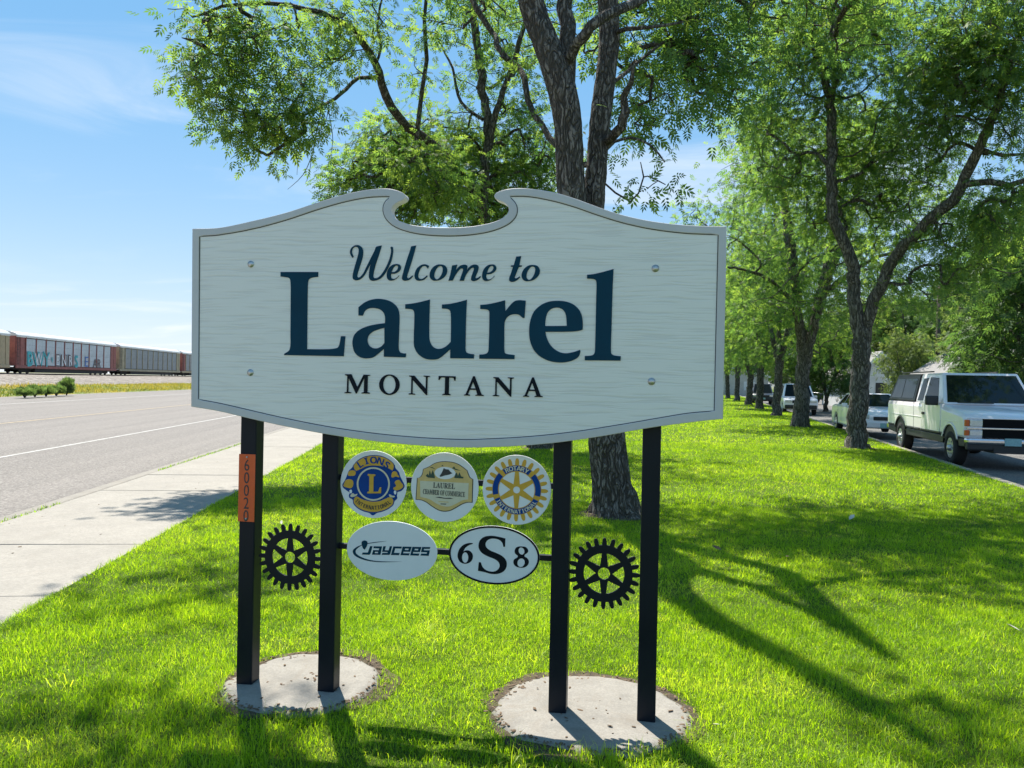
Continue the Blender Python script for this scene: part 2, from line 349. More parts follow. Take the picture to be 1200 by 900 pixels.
# ------------------------------------------------------------------ the welcome sign
SA, SB = G(285, 808), G(757, 852)
EX = (SB-SA); EX.z = 0; EX.normalize(); SRZ = math.atan2(EX.y, EX.x); NX = Vector((EX.y, -EX.x, 0))   # NX points to the viewer
SO = (SA+SB)/2; SO.z = 0
def onsign(u, v, off=0):                             # photo pixel -> (along, up) on the sign's plane, off metres in front of the posts
    r = ray(u, v); o = SO+NX*off; t = (o-Vector((0, 0, EYE))).dot(NX)/r.dot(NX); p = Vector((0, 0, EYE))+r*t-SO
    return (p.dot(EX), p.z)
FACE, THK = .052, .05
outer = [(225.9,268.1,1),(257.3,267),(297.3,258.8),(334.7,249.5),(374.7,236.7),(406.7,227.3),(433.3,222.3),(454,221.2),(466,223.6),(473.6,227.2),(475.6,230.8),(473,234.4),(465,238.4),(460,243),(458.6,249),(462,255),(470,259.8),(484,264),(506,266.4),(528,266.9),(550,265.8),(570,262.6),(584,258.4),(593,252.6),(596.3,247),(595,241.6),(590,237.4),(582.2,234),(579.4,230.6),(581,227),(588,223.6),(600,221.2),(616,221),(646.7,225),(673.3,232.7),(700,242.5),(726.7,251.3),(753.3,257.5),(780,261.7),(806.7,264.2),(833.3,265.4),(851.5,265.5,1),(847.2,490.9,1),(822.7,493.3),(774.7,499.4),(753.3,502.7),(700,512),(646.7,519.3),(593.3,523.3),(540,524.3),(486.7,521.6),(433.3,516.2),(380,508.3),(326.7,498),(284,488.3),(257.3,482),(224.5,476.5,1)]
inner = [(234.7,277.5,1),(257.3,275.9),(297.3,268.7),(334.7,258.8),(374.7,245.6),(406.7,236.7),(433.3,231.9),(456.6,230.9,1),(451,236.4),(448.4,244),(450,253),(455,260.4),(464,267),(480,272.6),(500,276),(528,277.2),(554,275.6),(576,271.6),(594,264.6),(603.4,256.6),(606.8,248),(605.2,239),(598.3,230.7,1),(620,231.2),(646.7,236),(673.3,243.4),(700,252.7),(726.7,261),(753.3,267.3),(780,271.6),(806.7,274.3),(841,275.6,1),(836.4,481.1,1),(806.7,483.6),(774.7,488.8),(726.7,497),(673.3,505.3),(620,511),(566.7,514),(540,514.5),(486.7,511.8),(433.3,506.6),(380,498.6),(326.7,487.9),(284,478),(257.3,472),(233.3,467.6,1)]
sgn = empty('welcome_sign', SO, SRZ, label='large white welcome sign with grey scalloped border on four black posts', cat='welcome sign')
def trace(P, off): return smooth_loop([(*onsign(p[0], p[1], off), *p[2:]) for p in P])
def grow(L, d):                                     # offset a closed loop
    n = len(L); out = []; A = sum(L[i-1][0]*L[i][1]-L[i][0]*L[i-1][1] for i in range(n)); sg = 1 if A > 0 else -1
    for i in range(n):
        a, b = Vector(L[i-1]), Vector(L[(i+1) % n]); t = (b-a).normalized(); out.append((L[i][0]+t.y*d*sg, L[i][1]-t.x*d*sg))
    return out
OL, IL = trace(outer, FACE), trace(inner, FACE)
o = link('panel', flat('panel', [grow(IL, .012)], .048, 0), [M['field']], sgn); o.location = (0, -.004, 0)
o = link('border', flat('border', [OL, grow(IL, .0035)], .055, .0025), [M['border']], sgn); o.location = (0, -.002, 0)
o = link('border_shade_line', flat('border_shade_line', [grow(IL, .0055), grow(IL, 0)], .0022), [M['border_shade']], sgn); o.location = (0, -FACE+.0003, 0)  # dark strip painting in the raised border's shadow along its inner edge
# posts
PW = .08; posts = []
for (u, v) in ((285.5, 808), (381, 816.5), (652.5, 846), (757, 852)):
    a, _ = onsign(u, v, 0); p = Vector((a, 0)); topz = 2.15
    bm = bmesh.new(); add_box(bm, (0, PW/2, topz/2-.05), (PW, PW, topz+.1), None, .006)
    o = link('post', bm_mesh('post', bm), M['post'], sgn); o.location = (a, 0, 0); posts.append(a)
# carriage bolts
for (u, v) in ((294, 309.5), (293.5, 436.5), (768, 314.5), (763.5, 447)):
    a, z = onsign(u, v, FACE); bm = bmesh.new(); bmesh.ops.create_uvsphere(bm, u_segments=20, v_segments=10, radius=.0125)
    for x in bm.verts: x.co.y *= .55
    add_cyl(bm, (0, .001, 0), (0, -.002, 0), .016, seg=20)
    o = link('bolt', bm_mesh('bolt', bm, True), M['bolt'], sgn); o.location = (a, -FACE, z)
# crossbars between the two middle posts
LB = .012
for pts in (((400, 558.6), (650, 571)), ((400, 641.5), (650, 653.5))):
    a0, z0 = onsign(*pts[0], -.03); a1, z1 = onsign(*pts[1], -.03); z = (z0+z1)/2
    box('crossbar', ((posts[1]+posts[2])/2, .045, z), (posts[2]-posts[1]-PW+.002, .026, .026), M['post'], sgn, .003)
# lettering on the face: traced outlines, cut 3 mm proud
def let(crop, P, mat, holes=()):
    ou, ov, s = crop
    f = lambda Q: trace([(ou+q[0]/s, ov+q[1]/s, *q[2:]) for q in Q], FACE)
    o = link('letter', flat('letter', [f(P)]+[f(h) for h in holes], .0045, .0008), M[mat], sgn); o.location = (0, -FACE+.0005, 0)
def ep(cx, cy, rx, ry, tilt=0, n=12):
    c, s = math.cos(tilt), math.sin(tilt)
    return [(cx+rx*math.cos(2*math.pi*i/n)*c-ry*math.sin(2*math.pi*i/n)*s, cy+rx*math.cos(2*math.pi*i/n)*s+ry*math.sin(2*math.pi*i/n)*c) for i in range(n)]
def sh(P, dx, dy, kx=1, x0=0): return [((p[0]-x0)*kx+x0+dx, p[1]+dy, *p[2:]) for p in P]
c1, c2, c3, c4, c5, c6, c7 = (320,310,7.5), (460,310,7.5), (580,310,7.5), (405,280,10), (520,280,10), (400,430,10), (520,430,10)
let(c1, [(68,66,1),(398,66,1),(398,108,1),(345,116),(318,130),(308,165),(304,300,1),(300,744,1),(480,744),(545,738),(572,728),(585,700),(598,630,1),(637,630,1),(622,806,1),(100,796,1),(100,785,1),(148,746),(155,600,1),(158,200,1),(152,132),(135,116),(68,106,1)], 'navy')
let(c1, [(752,448,1),(752,376,1),(800,338),(850,314),(900,303),(950,303),(1010,315),(1065,345),(1100,390),(1112,450),(1108,600),(1105,735),(1115,768),(1135,778),(1170,782,1),(1167,816,1),(975,810,1),(976,742,1),(930,780),(885,814),(850,823),(800,824),(750,805),(718,770),(702,720),(700,670),(715,620),(760,575),(830,543),(900,527),(985,515,1),(985,460),(970,420),(940,395),(900,384),(860,383),(825,395),(805,415),(790,450,1)], 'navy',
    [[(980,556,1),(930,570),(880,590),(845,620),(832,655),(838,695),(855,720),(885,735),(920,735),(955,718),(980,690,1)]])
let(c2, [(113,350,1),(180,342),(250,328),(330,308,1),(326,420),(324,640),(335,690),(360,725),(395,740),(430,738),(470,720),(513,680,1),(515,500),(512,430),(505,405),(485,392),(435,387,1),(435,352,1),(510,345),(580,330),(655,310,1),(648,450),(643,700),(645,762),(665,780),(718,789,1),(716,826,1),(508,824,1),(508,745,1),(440,805),(400,830),(350,836),(290,828),(235,795),(200,745),(188,690),(193,480),(190,415),(175,396),(113,388,1)], 'navy')
let(c2, [(772,355,1),(830,350),(900,337),(990,314,1),(992,410,1),(1040,352),(1075,322),(1110,314),(1172,318,1),(1160,470,1),(1145,470,1),(1110,442),(1070,437),(1025,450),(1000,475),(986,510),(983,640),(985,768),(1000,784),(1074,796,1),(1072,832,1),(763,828,1),(763,792,1),(820,785),(840,768),(846,720),(852,450),(848,408),(830,396),(772,391,1)], 'navy')
let(c3, [(443,592,1),(455,640),(480,695),(520,740),(570,770),(620,780),(680,772),(748,750,1),(752,765),(735,810),(690,840),(630,857),(560,861),(480,848),(400,810),(345,755),(312,680),(301,600),(308,510),(340,420),(400,360),(470,328),(550,319),(630,327),(700,358),(748,410),(770,480),(772,572,1),(740,582),(680,589),(600,592,1)], 'navy',
    [[(442,540,1),(445,490),(460,430),(490,395),(530,380),(570,383),(605,405),(625,450),(632,540,1)]])
let(c3, [(810,90,1),(870,84),(940,68),(1043,40,1),(1035,200),(1025,560),(1020,760),(1028,788),(1050,799),(1107,806,1),(1104,845,1),(790,842,1),(790,804,1),(850,799),(873,783),(880,740),(890,300),(893,180),(888,142),(870,129),(810,123,1)], 'navy')
EE = [(630,432,1),(590,470),(550,488),(510,485),(487,455),(485,405),(505,350),(545,308),(590,295),(630,300),(650,325),(645,360),(610,395),(560,410),(537,408,1),(532,440),(545,465),(575,468),(605,452),(626,428,1)]
EH = [(541,391,1),(575,386),(605,362),(616,332),(606,313),(582,318),(556,350)]
OO = [(1060,490),(1020,485),(990,450),(990,395),(1020,340),(1070,305),(1120,300),(1165,312),(1190,350),(1188,400),(1160,445),(1110,480)]
OH = [(1062,472),(1042,445),(1048,390),(1075,340),(1105,318),(1130,325),(1140,355),(1130,405),(1105,450),(1080,472)]
let(c4, [(82,222,1),(62,190),(53,155),(65,115),(95,85),(130,73),(165,78),(195,105),(208,150),(200,220),(170,320),(145,400),(138,435),(150,452),(175,442),(210,400),(250,320),(300,220),(345,130),(358,95),(380,86),(425,78,1),(395,180),(355,300),(330,400),(328,445),(345,460),(385,450),(430,405),(475,330),(510,250),(530,180),(535,130),(528,100),(548,93),(558,120),(555,180),(537,260),(502,340),(457,417),(407,467),(350,489),(310,490),(285,475),(275,440),(280,370),(296,285,1),(260,360),(217,433),(175,472),(130,486),(100,479),(85,455),(88,410),(110,320),(140,220),(155,150),(150,110),(130,95),(102,98),(80,130),(78,165),(96,208,1)], 'navy')
let(c4, EE, 'navy', [EH])
let(c4, [(770,88,1),(828,78,1),(790,220),(740,380),(722,445),(737,462),(760,448),(785,428,1),(792,438,1),(755,475),(710,490),(675,485),(662,460),(675,400),(715,260),(755,140)], 'navy')
let(c4, [(980,315,1),(966,350,1),(940,322),(910,320),(880,348),(860,392),(852,435),(865,463),(895,469),(925,453),(955,428,1),(963,439,1),(925,475),(880,490),(835,485),(812,455),(812,405),(835,350),(880,310),(930,297)], 'navy')
let(c4, OO, 'navy', [OH])
let(c5, [(100,312,1),(160,302,1),(143,368,1),(180,325),(220,305),(255,303),(278,318),(276,350),(262,385,1),(300,330),(345,303),(385,303),(410,325),(405,365),(380,430),(373,455),(390,460),(430,435,1),(437,445,1),(400,480),(350,495),(325,485),(322,455),(340,400),(355,350),(345,337),(310,357),(270,410),(250,450),(238,490,1),(187,490,1),(210,420),(228,362),(220,347),(195,352),(155,400),(125,450),(105,488,1),(57,490,1),(80,410)], 'navy')
let(c5, sh(EE, -33, 5), 'navy', [sh(EH, -33, 5)])
let(c5, [(850,208,1),(908,203,1),(887,310,1),(917,312,1),(913,327,1),(880,330,1),(840,430),(833,455),(850,462),(890,440,1),(897,450,1),(850,490),(800,505),(770,490),(770,455),(790,400),(812,328,1),(785,326,1),(790,312,1),(822,308,1)], 'navy')
let(c5, sh(OO, -73, 6, 1.04, 990), 'navy', [sh(OH, -73, 6, 1.04, 990)])
MN = [(797,100),(858,102),(990,255),(993,118),(965,110),(965,102),(1040,105),(1040,113),(1012,122),(1008,330),(995,330),(838,152),(836,308),(866,316),(866,325),(790,322),(790,313),(818,306),(822,118),(797,110)]
MA = [(345,108),(365,108),(445,322),(468,330),(468,340),(372,338),(372,328),(395,322),(378,270),(308,267),(285,318),(308,326),(308,336),(238,334),(238,325),(258,318)]
AH = [(316,250),(374,252),(345,175)]
cn = lambda P: [(*p, 1) for p in P]
let(c6, cn([(45,85),(120,85),(190,235),(262,90),(340,93),(340,100),(312,107),(308,295),(335,303),(335,313),(238,311),(238,302),(265,295),(270,130),(182,312),(172,312),(88,128),(84,290),(118,298),(118,308),(40,307),(40,298),(65,292),(72,105),(45,95)]), 'black')
let(c6, ep(565,208,120,120,0,20), 'black', [ep(565,207,72,104,0,20)])
let(c6, cn(MN), 'black')
let(c7, cn([(-58,105),(142,110),(138,160),(126,160),(115,128),(65,125),(60,312),(82,322),(82,332),(-15,330),(-15,320),(12,312),(18,125),(-30,124),(-48,152),(-60,152)]), 'black')
let(c7, cn(MA), 'black', [cn(AH)]); let(c7, cn(sh(MN, -215, 19)), 'black'); let(c7, cn(sh(MA, 692, 14)), 'black', [cn(sh(AH, 692, 14))])

# ------------------------------------------------------------------ plaques, gears, address strip: signs of their own, fixed to the crossbars and posts
PO = -.02                                            # plaques sit just behind the post fronts, ahead of the crossbars
def plaque(name, cu, cv, ru, rv, label, cat, edge=None, rim=None):
    a, z = onsign(cu, cv, PO); a1, z1 = onsign(cu+ru, cv, PO); a0, _ = onsign(cu-ru, cv, PO); _, zt = onsign(cu, cv-rv, PO); _, zb = onsign(cu, cv+rv, PO)
    rx, rz = (a1-a0)/2, (zt-zb)/2
    e = empty(name, SO+EX*a+NX*PO+Vector((0, 0, z)), SRZ, label=label, cat=cat)
    L = ell(0, 0, rx, rz, 72); o = link('plate', flat('plate', [L], .006, .0012), M['plaque'], e); o.location = (0, .004, 0)
    for sgx in (-1, 1): pass
    if rim: link('rim', flat('rim', [L, ell(0, 0, rx-rim, rz-rim, 72)], .0022), M['black'], e).location = (0, -.0018, 0)
    return e, a, z, rx, rz
def art(e, a, z, name, loops, mat, lvl=1, crop=None, corner=True):
    f = []
    for Lp in loops:
        P = [(crop[0]+q[0]/crop[2], crop[1]+q[1]/crop[2], *q[2:]) for q in Lp] if crop else Lp
        P = [(*(lambda w: (w[0]-a, w[1]-z))(onsign(p[0], p[1], PO)), *p[2:]) for p in P]
        f.append(smooth_loop(P))
    o = link(name, flat(name, f, .001), M[mat], e); o.location = (0, -.002-.0011*(lvl-1), 0); return o
def word(e, txt, pos, size, mat, lvl, rot=0, sx=1, name='lettering'):
    me, b = glyph(txt, size, .001); o = link(name, me, M[mat], e); o.location = (pos[0], -.002-.0011*(lvl-1), pos[1]); o.rotation_euler = (0, -rot, 0); o.scale = (sx, 1, 1); return o
def arc_word(e, txt, c, r, a0, a1, size, mat, lvl, inward=False, sx=1):
    n = len(txt); V, F = [], []
    for i, ch in enumerate(txt):
        th = R(a0+(a1-a0)*(i/(n-1) if n > 1 else .5)); rot = th-math.pi/2+(math.pi if inward else 0)
        me, b = glyph(ch, size, .001)
        cs, sn = math.cos(rot), math.sin(rot); k = len(V)
        for q in b: x, zz = q[0]*sx, q[2]; V.append((c[0]+r*math.cos(th)+x*cs-zz*sn, q[1], c[1]+r*math.sin(th)+x*sn+zz*cs))
        for p in me.polygons: F.append([k+j for j in p.vertices])
        bpy.data.meshes.remove(me)
    o = link('lettering', mesh('lettering', V, F), M[mat], e, kind='stuff'); o.location = (0, -.002-.0011*(lvl-1), 0); return o
def gear_loops(r, teeth=24, rr=.82, ri=.60, hub=.17, sp=.085):
    L = []
    for i in range(teeth):
        t = 2*math.pi*(i+.0)/teeth+math.pi/2; d = 2*math.pi/teeth
        for f, q in ((-.30, rr), (-.27, .90), (-.18, .975), (-.07, 1), (.07, 1), (.18, .975), (.27, .90), (.30, rr), (.5, rr)): L.append((r*q*math.cos(t+d*f), r*q*math.sin(t+d*f)))
    holes = [ell(0, 0, hub*r, hub*r, 24)]
    for i in range(6):
        a0, a1 = math.pi/2+i*math.pi/3, math.pi/2+(i+1)*math.pi/3; P = []
        w = sp*r
        for k in range(9):
            t = a0+math.asin(w*.8/(ri*r))+(a1-a0-2*math.asin(w*.8/(ri*r)))*k/8; P.append((ri*r*math.cos(t), ri*r*math.sin(t)))
        m = (a0+a1)/2; q = w*1.35/math.sin(math.pi/6); P.append((q*math.cos(m), q*math.sin(m))); holes.append(P)
    return [L]+holes
# Lions plaque
lc = (395, 525, 10.588)
e, a, z, rx, rz = plaque('emblem_plaque', 437.5, 567.5, 38.8, 39.5, 'round white plaque with a blue and gold L emblem between two lion heads', 'plaque')
art(e, a, z, 'emblem_backing', [[(205,210),(260,150),(330,110),(400,92),(470,88),(550,97),(630,130),(690,175),(720,215,1),(725,245),(770,300),(785,350),(810,400),(838,460),(835,490),(800,530),(752,545,1),(745,590),(748,625),(715,660),(700,705),(640,755),(560,790),(500,805),(445,835),(400,805),(330,785),(255,745),(205,690),(195,640),(155,615),(150,580),(165,555,1),(120,525),(75,485),(70,450),(100,400),(125,340),(150,280),(190,240)]], 'blue', 1, lc)
art(e, a, z, 'banner', [[(213,212),(290,142),(370,108),(455,97),(550,107),(630,140),(703,203),(700,260),(690,278,1),(630,245),(560,225),(455,215),(360,228),(290,262),(240,283,1),(218,255)]], 'gold', 2, lc)
art(e, a, z, 'banner', [[(245,600),(300,628),(380,655),(455,665),(540,655),(610,625),(660,608),(695,635),(695,690),(640,740),(560,775),(455,792),(350,775),(265,735),(215,680),(215,630)]], 'gold', 2, lc)
art(e, a, z, 'ring', [ep(453,445,205,208,0,24), ep(453,445,185,188,0,24)], 'cream', 2, lc)
art(e, a, z, 'letter', [cn([(385,320),(480,325),(478,345),(458,352),(455,540),(515,540),(535,485),(553,488),(550,560),(380,562),(380,542),(402,535),(405,350),(385,342)])], 'gold', 3, lc)
for P in ([(150,290),(190,275),(232,290),(225,335),(180,345),(140,335)], [(110,400),(150,385),(195,400),(205,450),(180,495),(130,490),(85,470),(95,430)],
          [(680,320),(700,290),(740,295),(755,330),(775,360),(730,352),(685,365)], [(720,420),(770,395),(800,430),(825,470),(790,510),(740,525),(700,500),(735,470)]):
    art(e, a, z, 'lion_head', [P], 'gold', 2, lc)
for P in ([(158,525),(185,520),(182,560),(165,555)], [(712,530),(738,535),(728,575),(710,560)]): art(e, a, z, 'lion_jaw', [P], 'plaque', 2, lc)
for P in ([(195,560),(225,575),(255,570),(225,600),(170,600)], [(650,575),(690,590),(720,600),(690,612),(655,600)]): art(e, a, z, 'mane', [P], 'cream', 2, lc)
k = .0113*FPX/900
cx, cz = onsign(437.8, 567.2, PO); cx -= a; cz -= z
arc_word(e, '𝗟𝗜𝗢𝗡𝗦', (cx, cz), .1125, 126, 55, .044, 'blue', 3, sx=1.15)
arc_word(e, '𝗜𝗡𝗧𝗘𝗥𝗡𝗔𝗧𝗜𝗢𝗡𝗔𝗟', (cx, cz+.012), .122, 230, 310, .026, 'dark_print', 3, True, .75)
# Chamber plaque
cc = (478, 525, 10)
e, a, z, rx, rz = plaque('emblem_plaque', 521, 571, 39.6, 40.6, 'round white plaque showing a tan scalloped crest with a train in a white oval', 'plaque')
CR = [(108,350,1),(135,345),(165,310),(180,245,1),(250,215),(310,178),(370,160),(440,155),(520,162),(590,185),(640,215),(700,262,1),(715,305),(735,345),(768,365,1),(760,640,1),(700,640),(640,660),(560,705),(500,735),(430,745),(360,730),(290,690),(220,640),(160,612),(92,605,1)]
art(e, a, z, 'crest', [CR], 'dark_print', 1, cc)
ctr = (432, 450); art(e, a, z, 'crest', [[((p[0]-ctr[0])*.97+ctr[0]+(2 if 0 else 0), (p[1]-ctr[1])*.97+ctr[1]-2, *p[2:]) for p in CR]], 'tan', 2, cc)
art(e, a, z, 'crest_field', [[(145,382,1),(715,410,1),(708,600,1),(640,612),(560,655),(490,682),(420,680),(340,650),(260,600),(150,570,1)]], 'cream', 3, cc)
art(e, a, z, 'oval', [ep(438,292,122,72,.03,24)], 'plaque', 3, cc)
art(e, a, z, 'locomotive', [cn([(375,325),(400,290),(412,262),(425,232),(440,245),(480,250),(500,275),(525,295),(490,310),(430,322),(385,338)])], 'dark_print', 4, cc)
for P in ([(210,325),(235,300),(248,320),(258,262),(275,310),(295,255),(318,330),(320,352),(240,345)], [(545,350),(560,300),(575,285),(590,325),(608,282),(625,330),(655,340),(650,356)], [(255,225),(290,222),(325,245),(300,238)], [(520,235),(545,215),(560,240),(625,265),(560,255)], [(395,212),(408,196),(420,212)]):
    art(e, a, z, 'pine', [cn(P)], 'green_print', 3, cc)
bx = lambda u, v: (lambda w: (w[0]-a, w[1]-z))(onsign(cc[0]+u/10, cc[1]+v/10, PO))
word(e, '𝐋𝐀𝐔𝐑𝐄𝐋', bx(428, 440), .036, 'dark_print', 4, -.02, .72)
word(e, '𝐂𝐇𝐀𝐌𝐁𝐄𝐑 𝐎𝐅 𝐂𝐎𝐌𝐌𝐄𝐑𝐂𝐄', bx(425, 525), .033, 'dark_print', 4, -.03, .46)
art(e, a, z, 'rule', [cn([(325,575),(370,570),(440,583),(500,582),(535,592),(500,594),(440,592),(370,583)])], 'dark_print', 4, cc)
art(e, a, z, 'rule', [cn([(360,622),(480,628),(480,636),(360,630)])], 'tan', 4, cc); art(e, a, z, 'rule', [cn([(385,648),(455,651),(450,660),(390,657)])], 'dark_print', 4, cc)
# Rotary plaque
e, a, z, rx, rz = plaque('emblem_plaque', 605.5, 574, 40.2, 40.8, 'round white plaque with a gold cogwheel emblem and blue lettered rim', 'plaque')
GR = rz*.905
link('gear_emblem', flat('gear_emblem', gear_loops(GR, 24, .79, .575, .11, .075), .001), M['gold'], e).location = (0, -.002, 0)
for a0, a1 in ((53, 127), (-14, 42), (138, 194), (205, 335)):
    P = [(GR*.775*math.cos(R(a0+(a1-a0)*i/16)), GR*.775*math.sin(R(a0+(a1-a0)*i/16))) for i in range(17)]+[(GR*.60*math.cos(R(a1+(a0-a1)*i/16)), GR*.60*math.sin(R(a1+(a0-a1)*i/16))) for i in range(17)]
    link('rim_band', flat('rim_band', [P], .001), M['blue'], e).location = (0, -.0031, 0)
arc_word(e, '𝗥𝗢𝗧𝗔𝗥𝗬', (0, 0), GR*.688, 117, 63, .028, 'cream', 3, sx=1.1); arc_word(e, '𝗜𝗡𝗧𝗘𝗥𝗡𝗔𝗧𝗜𝗢𝗡𝗔𝗟', (0, 0), GR*.688, 213, 327, .025, 'cream', 3, True, .95)
# Jaycees oval
jc = (402, 605, 10.345)
e, a, z, rx, rz = plaque('club_plaque', 459, 645.4, 53, 34.6, 'plain white oval plaque with slanted dark swoosh lettering', 'plaque')
JL = [([(330,360),(360,362),(335,450),(322,466),(230,462),(240,438),(303,438)], []), ([(375,362),(475,364),(455,466),(352,464),(368,408),(435,410),(441,388),(370,386)], [[(390,430),(428,430),(424,446),(386,445)]]),
      ([(490,362),(522,362),(508,410),(555,412),(568,362),(598,362),(572,460),(560,467),(470,466),(478,442),(540,442),(545,432),(476,430)], []), ([(612,364),(715,366),(710,390),(635,388),(620,442),(690,444),(680,470),(582,468)], [])]
E1 = ([(725,366),(835,368),(815,430),(735,428),(731,446),(810,448),(800,473),(698,470)], [[(755,390),(798,391),(792,408),(750,407)]])
JL += [E1, (sh(E1[0], 118, 3), [sh(E1[1][0], 118, 3)]), ([(962,370),(1060,372),(1052,395),(985,394),(980,410),(1055,412),(1040,478),(940,474),(948,450),(1015,452),(1020,435),(946,432)], [])]
for P, hs in JL: art(e, a, z, 'letter', [cn(P)]+[cn(h) for h in hs], 'navy', 1, jc)
art(e, a, z, 'swoosh', [[(540,300,1),(400,310),(290,328),(190,360),(135,395),(120,425),(140,470),(220,515),(340,545),(480,555),(720,548,1),(480,545),(350,532),(240,500),(165,455),(155,420),(175,390),(230,352),(310,332),(420,316)]], 'navy', 1, jc)
art(e, a, z, 'swoosh_head', [[(228,330),(232,305),(260,292),(290,300),(300,325),(290,360),(265,404,1),(245,385),(232,350)]], 'navy', 2, jc)
# school oval
sc_ = (518, 610, 9.836)
e, a, z, rx, rz = plaque('school_plaque', 578.8, 650.5, 53.2, 34.3, 'white oval plaque with black rim reading 6 S 8', 'plaque', rim=.0085)
art(e, a, z, 'letter', [[(732,205,1),(728,302,1),(708,302,1),(695,255),(660,222),(610,208),(560,210),(520,232),(502,270),(515,310),(560,345),(620,370),(690,405),(735,450),(748,500),(735,555),(695,595),(630,615),(560,612),(480,590),(415,578,1),(425,478,1),(448,480,1),(470,535),(510,570),(570,587),(620,580),(655,550),(665,510),(645,470),(600,440),(530,412),(465,375),(430,330),(422,280),(440,225),(485,188),(550,175),(610,178),(680,192)]], 'black', 1, sc_)
art(e, a, z, 'letter', [[(355,258,1),(355,268,1),(310,285),(270,315),(248,355,1),(280,342),(320,348),(350,380),(357,420),(340,465),(300,492),(250,495),(205,470),(182,420),(185,370),(210,315),(255,275),(310,258)], ep(268,425,36,60,0,14)], 'black', 1, sc_)
art(e, a, z, 'letter', [[(918,297),(965,305),(992,335),(990,365),(950,405),(985,435),(1002,470),(990,510),(955,537),(905,542),(850,525),(825,490),(830,450),(875,412),(845,380),(838,345),(855,312),(885,298)], ep(917,350,33,42,-.3,14), ep(912,485,42,50,.3,14)], 'black', 1, sc_)
# black steel gears between the outer and middle posts
for u, v, ru, rv, lab in ((340.3, 652.7, 34, 39.2, 'black cut steel cogwheel fixed between the two left posts'), (707.8, 671.7, 41, 41.8, 'black cut steel cogwheel fixed between the two right posts')):
    a, z = onsign(u, v, -.03); _, zt = onsign(u, v-rv, -.03); r = zt-z
    me = flat('steel_gear', gear_loops(r, 24, .80, .565, .165, .085), .008, .001)
    o = link('steel_gear', me, M['post'], label=lab, cat='gear', group='steel gears beside the posts'); o.location = SO+EX*a+NX*(-.03)+Vector((0, 0, z)); o.rotation_euler = (0, 0, SRZ)
    for k in range(24): pass
# orange address strip on the left post
a, z = onsign(285.6, 571.5, .002); _, zt = onsign(290, 533, .002); _, zb = onsign(280, 611.5, .002)
hh = zt-zb; ww = .084
e = empty('address_strip', SO+EX*(posts[0]-.001)+NX*.003+Vector((0, 0, z)), SRZ, label='orange vertical address strip numbered 60020 on the leftmost black post', cat='address marker')
link('strip', flat('strip', [[(-ww/2, -hh/2), (ww/2, -hh/2), (ww/2, hh/2), (-ww/2, hh/2)]], .003, .0006), M['orange'], e)
for i, ch in enumerate('60020'):
    me, b = glyph(ch, .083, .001); h_ = b[:, 2].max()-b[:, 2].min(); o = link('digit', me, M['dark_print'], e); o.location = (0, -.0031, hh/2-.052-i*.0605); o.scale = (.72, 1, .062*.88/h_)
for zz in (hh/2-.014, -hh/2+.014):
    bm = bmesh.new(); bmesh.ops.create_uvsphere(bm, u_segments=10, v_segments=6, radius=.005); link('screw', bm_mesh('screw', bm, True), M['bolt'], e).location = (0, -.004, zz)

# ------------------------------------------------------------------ concrete footings in the grass
def blob(cx, cy, rx, ry, seed, n=64, amp=.07, rot=0):
    out = []
    for i in range(n):
        t = 2*math.pi*i/n; k = 1+amp*(mnoise.noise(Vector((math.cos(t)*1.3, math.sin(t)*1.3, seed)))+.4*mnoise.noise(Vector((math.cos(t)*5, math.sin(t)*5, seed+9))))
        x, y = rx*k*math.cos(t), ry*k*math.sin(t); out.append((cx+x*math.cos(rot)-y*math.sin(rot), cy+x*math.sin(rot)+y*math.cos(rot)))
    return out
PADS = []
def pad(uv, lab, seed):
    pts = [G(*q) for q in uv]; cx = sum(p.x for p in pts)/len(pts); cy = sum(p.y for p in pts)/len(pts)
    rx = (max(p.x for p in pts)-min(p.x for p in pts))/2; ry = (max(p.y for p in pts)-min(p.y for p in pts))/2
    cx = (max(p.x for p in pts)+min(p.x for p in pts))/2; cy = (max(p.y for p in pts)+min(p.y for p in pts))/2
    Lp = blob(cx, cy, rx, ry, seed, amp=.13)
    V, F = [], []; rings = 10; n = len(Lp)
    for k in range(rings+1):
        f = 1-k/(rings+1)
        for (x, y) in Lp:
            X, Y = cx+(x-cx)*f, cy+(y-cy)*f; V.append((X, Y, .026*(min(1, k/1.0)*.6+.4)+.006*mnoise.noise(Vector((X*4, Y*4, seed)))))
    for k in range(rings):
        for i in range(n): a = k*n+i; b = k*n+(i+1) % n; F.append((a, b, b+n, a+n))
    F.append([rings*n+i for i in range(n)])
    for (x, y) in Lp: V.append((x, y, -.1))
    m0 = (rings+1)*n
    for i in range(n): F.append((m0+i, m0+(i+1) % n, (i+1) % n, i))
    link('concrete_footing', mesh('concrete_footing', V, F, True), M['pad'], label=lab, cat='concrete footing')
    So = blob(cx, cy+.03, rx+.05, ry+.06, seed+3, amp=.22)
    V = [(x, y, .004) for x, y in So]+[(cx+(x-cx)*.97, cy+(y-cy)*.97, .012) for x, y in So]+[(cx, cy, .012)]; n = len(So)
    F = [(i, (i+1) % n, n+(i+1) % n, n+i) for i in range(n)]+[(n+i, n+(i+1) % n, 2*n) for i in range(n)]
    link('soil_ring', mesh('soil_ring', V, F, True), M['soil'], kind='structure')
    PADS.append((cx, cy, rx, ry))
pad([(262, 806), (447, 800), (350, 769), (345, 842)], 'pale concrete footing under the two left posts of the sign', 1)
pad([(573, 838), (817, 855), (665, 795), (705, 888)], 'pale concrete footing under the two right posts of the sign', 5)
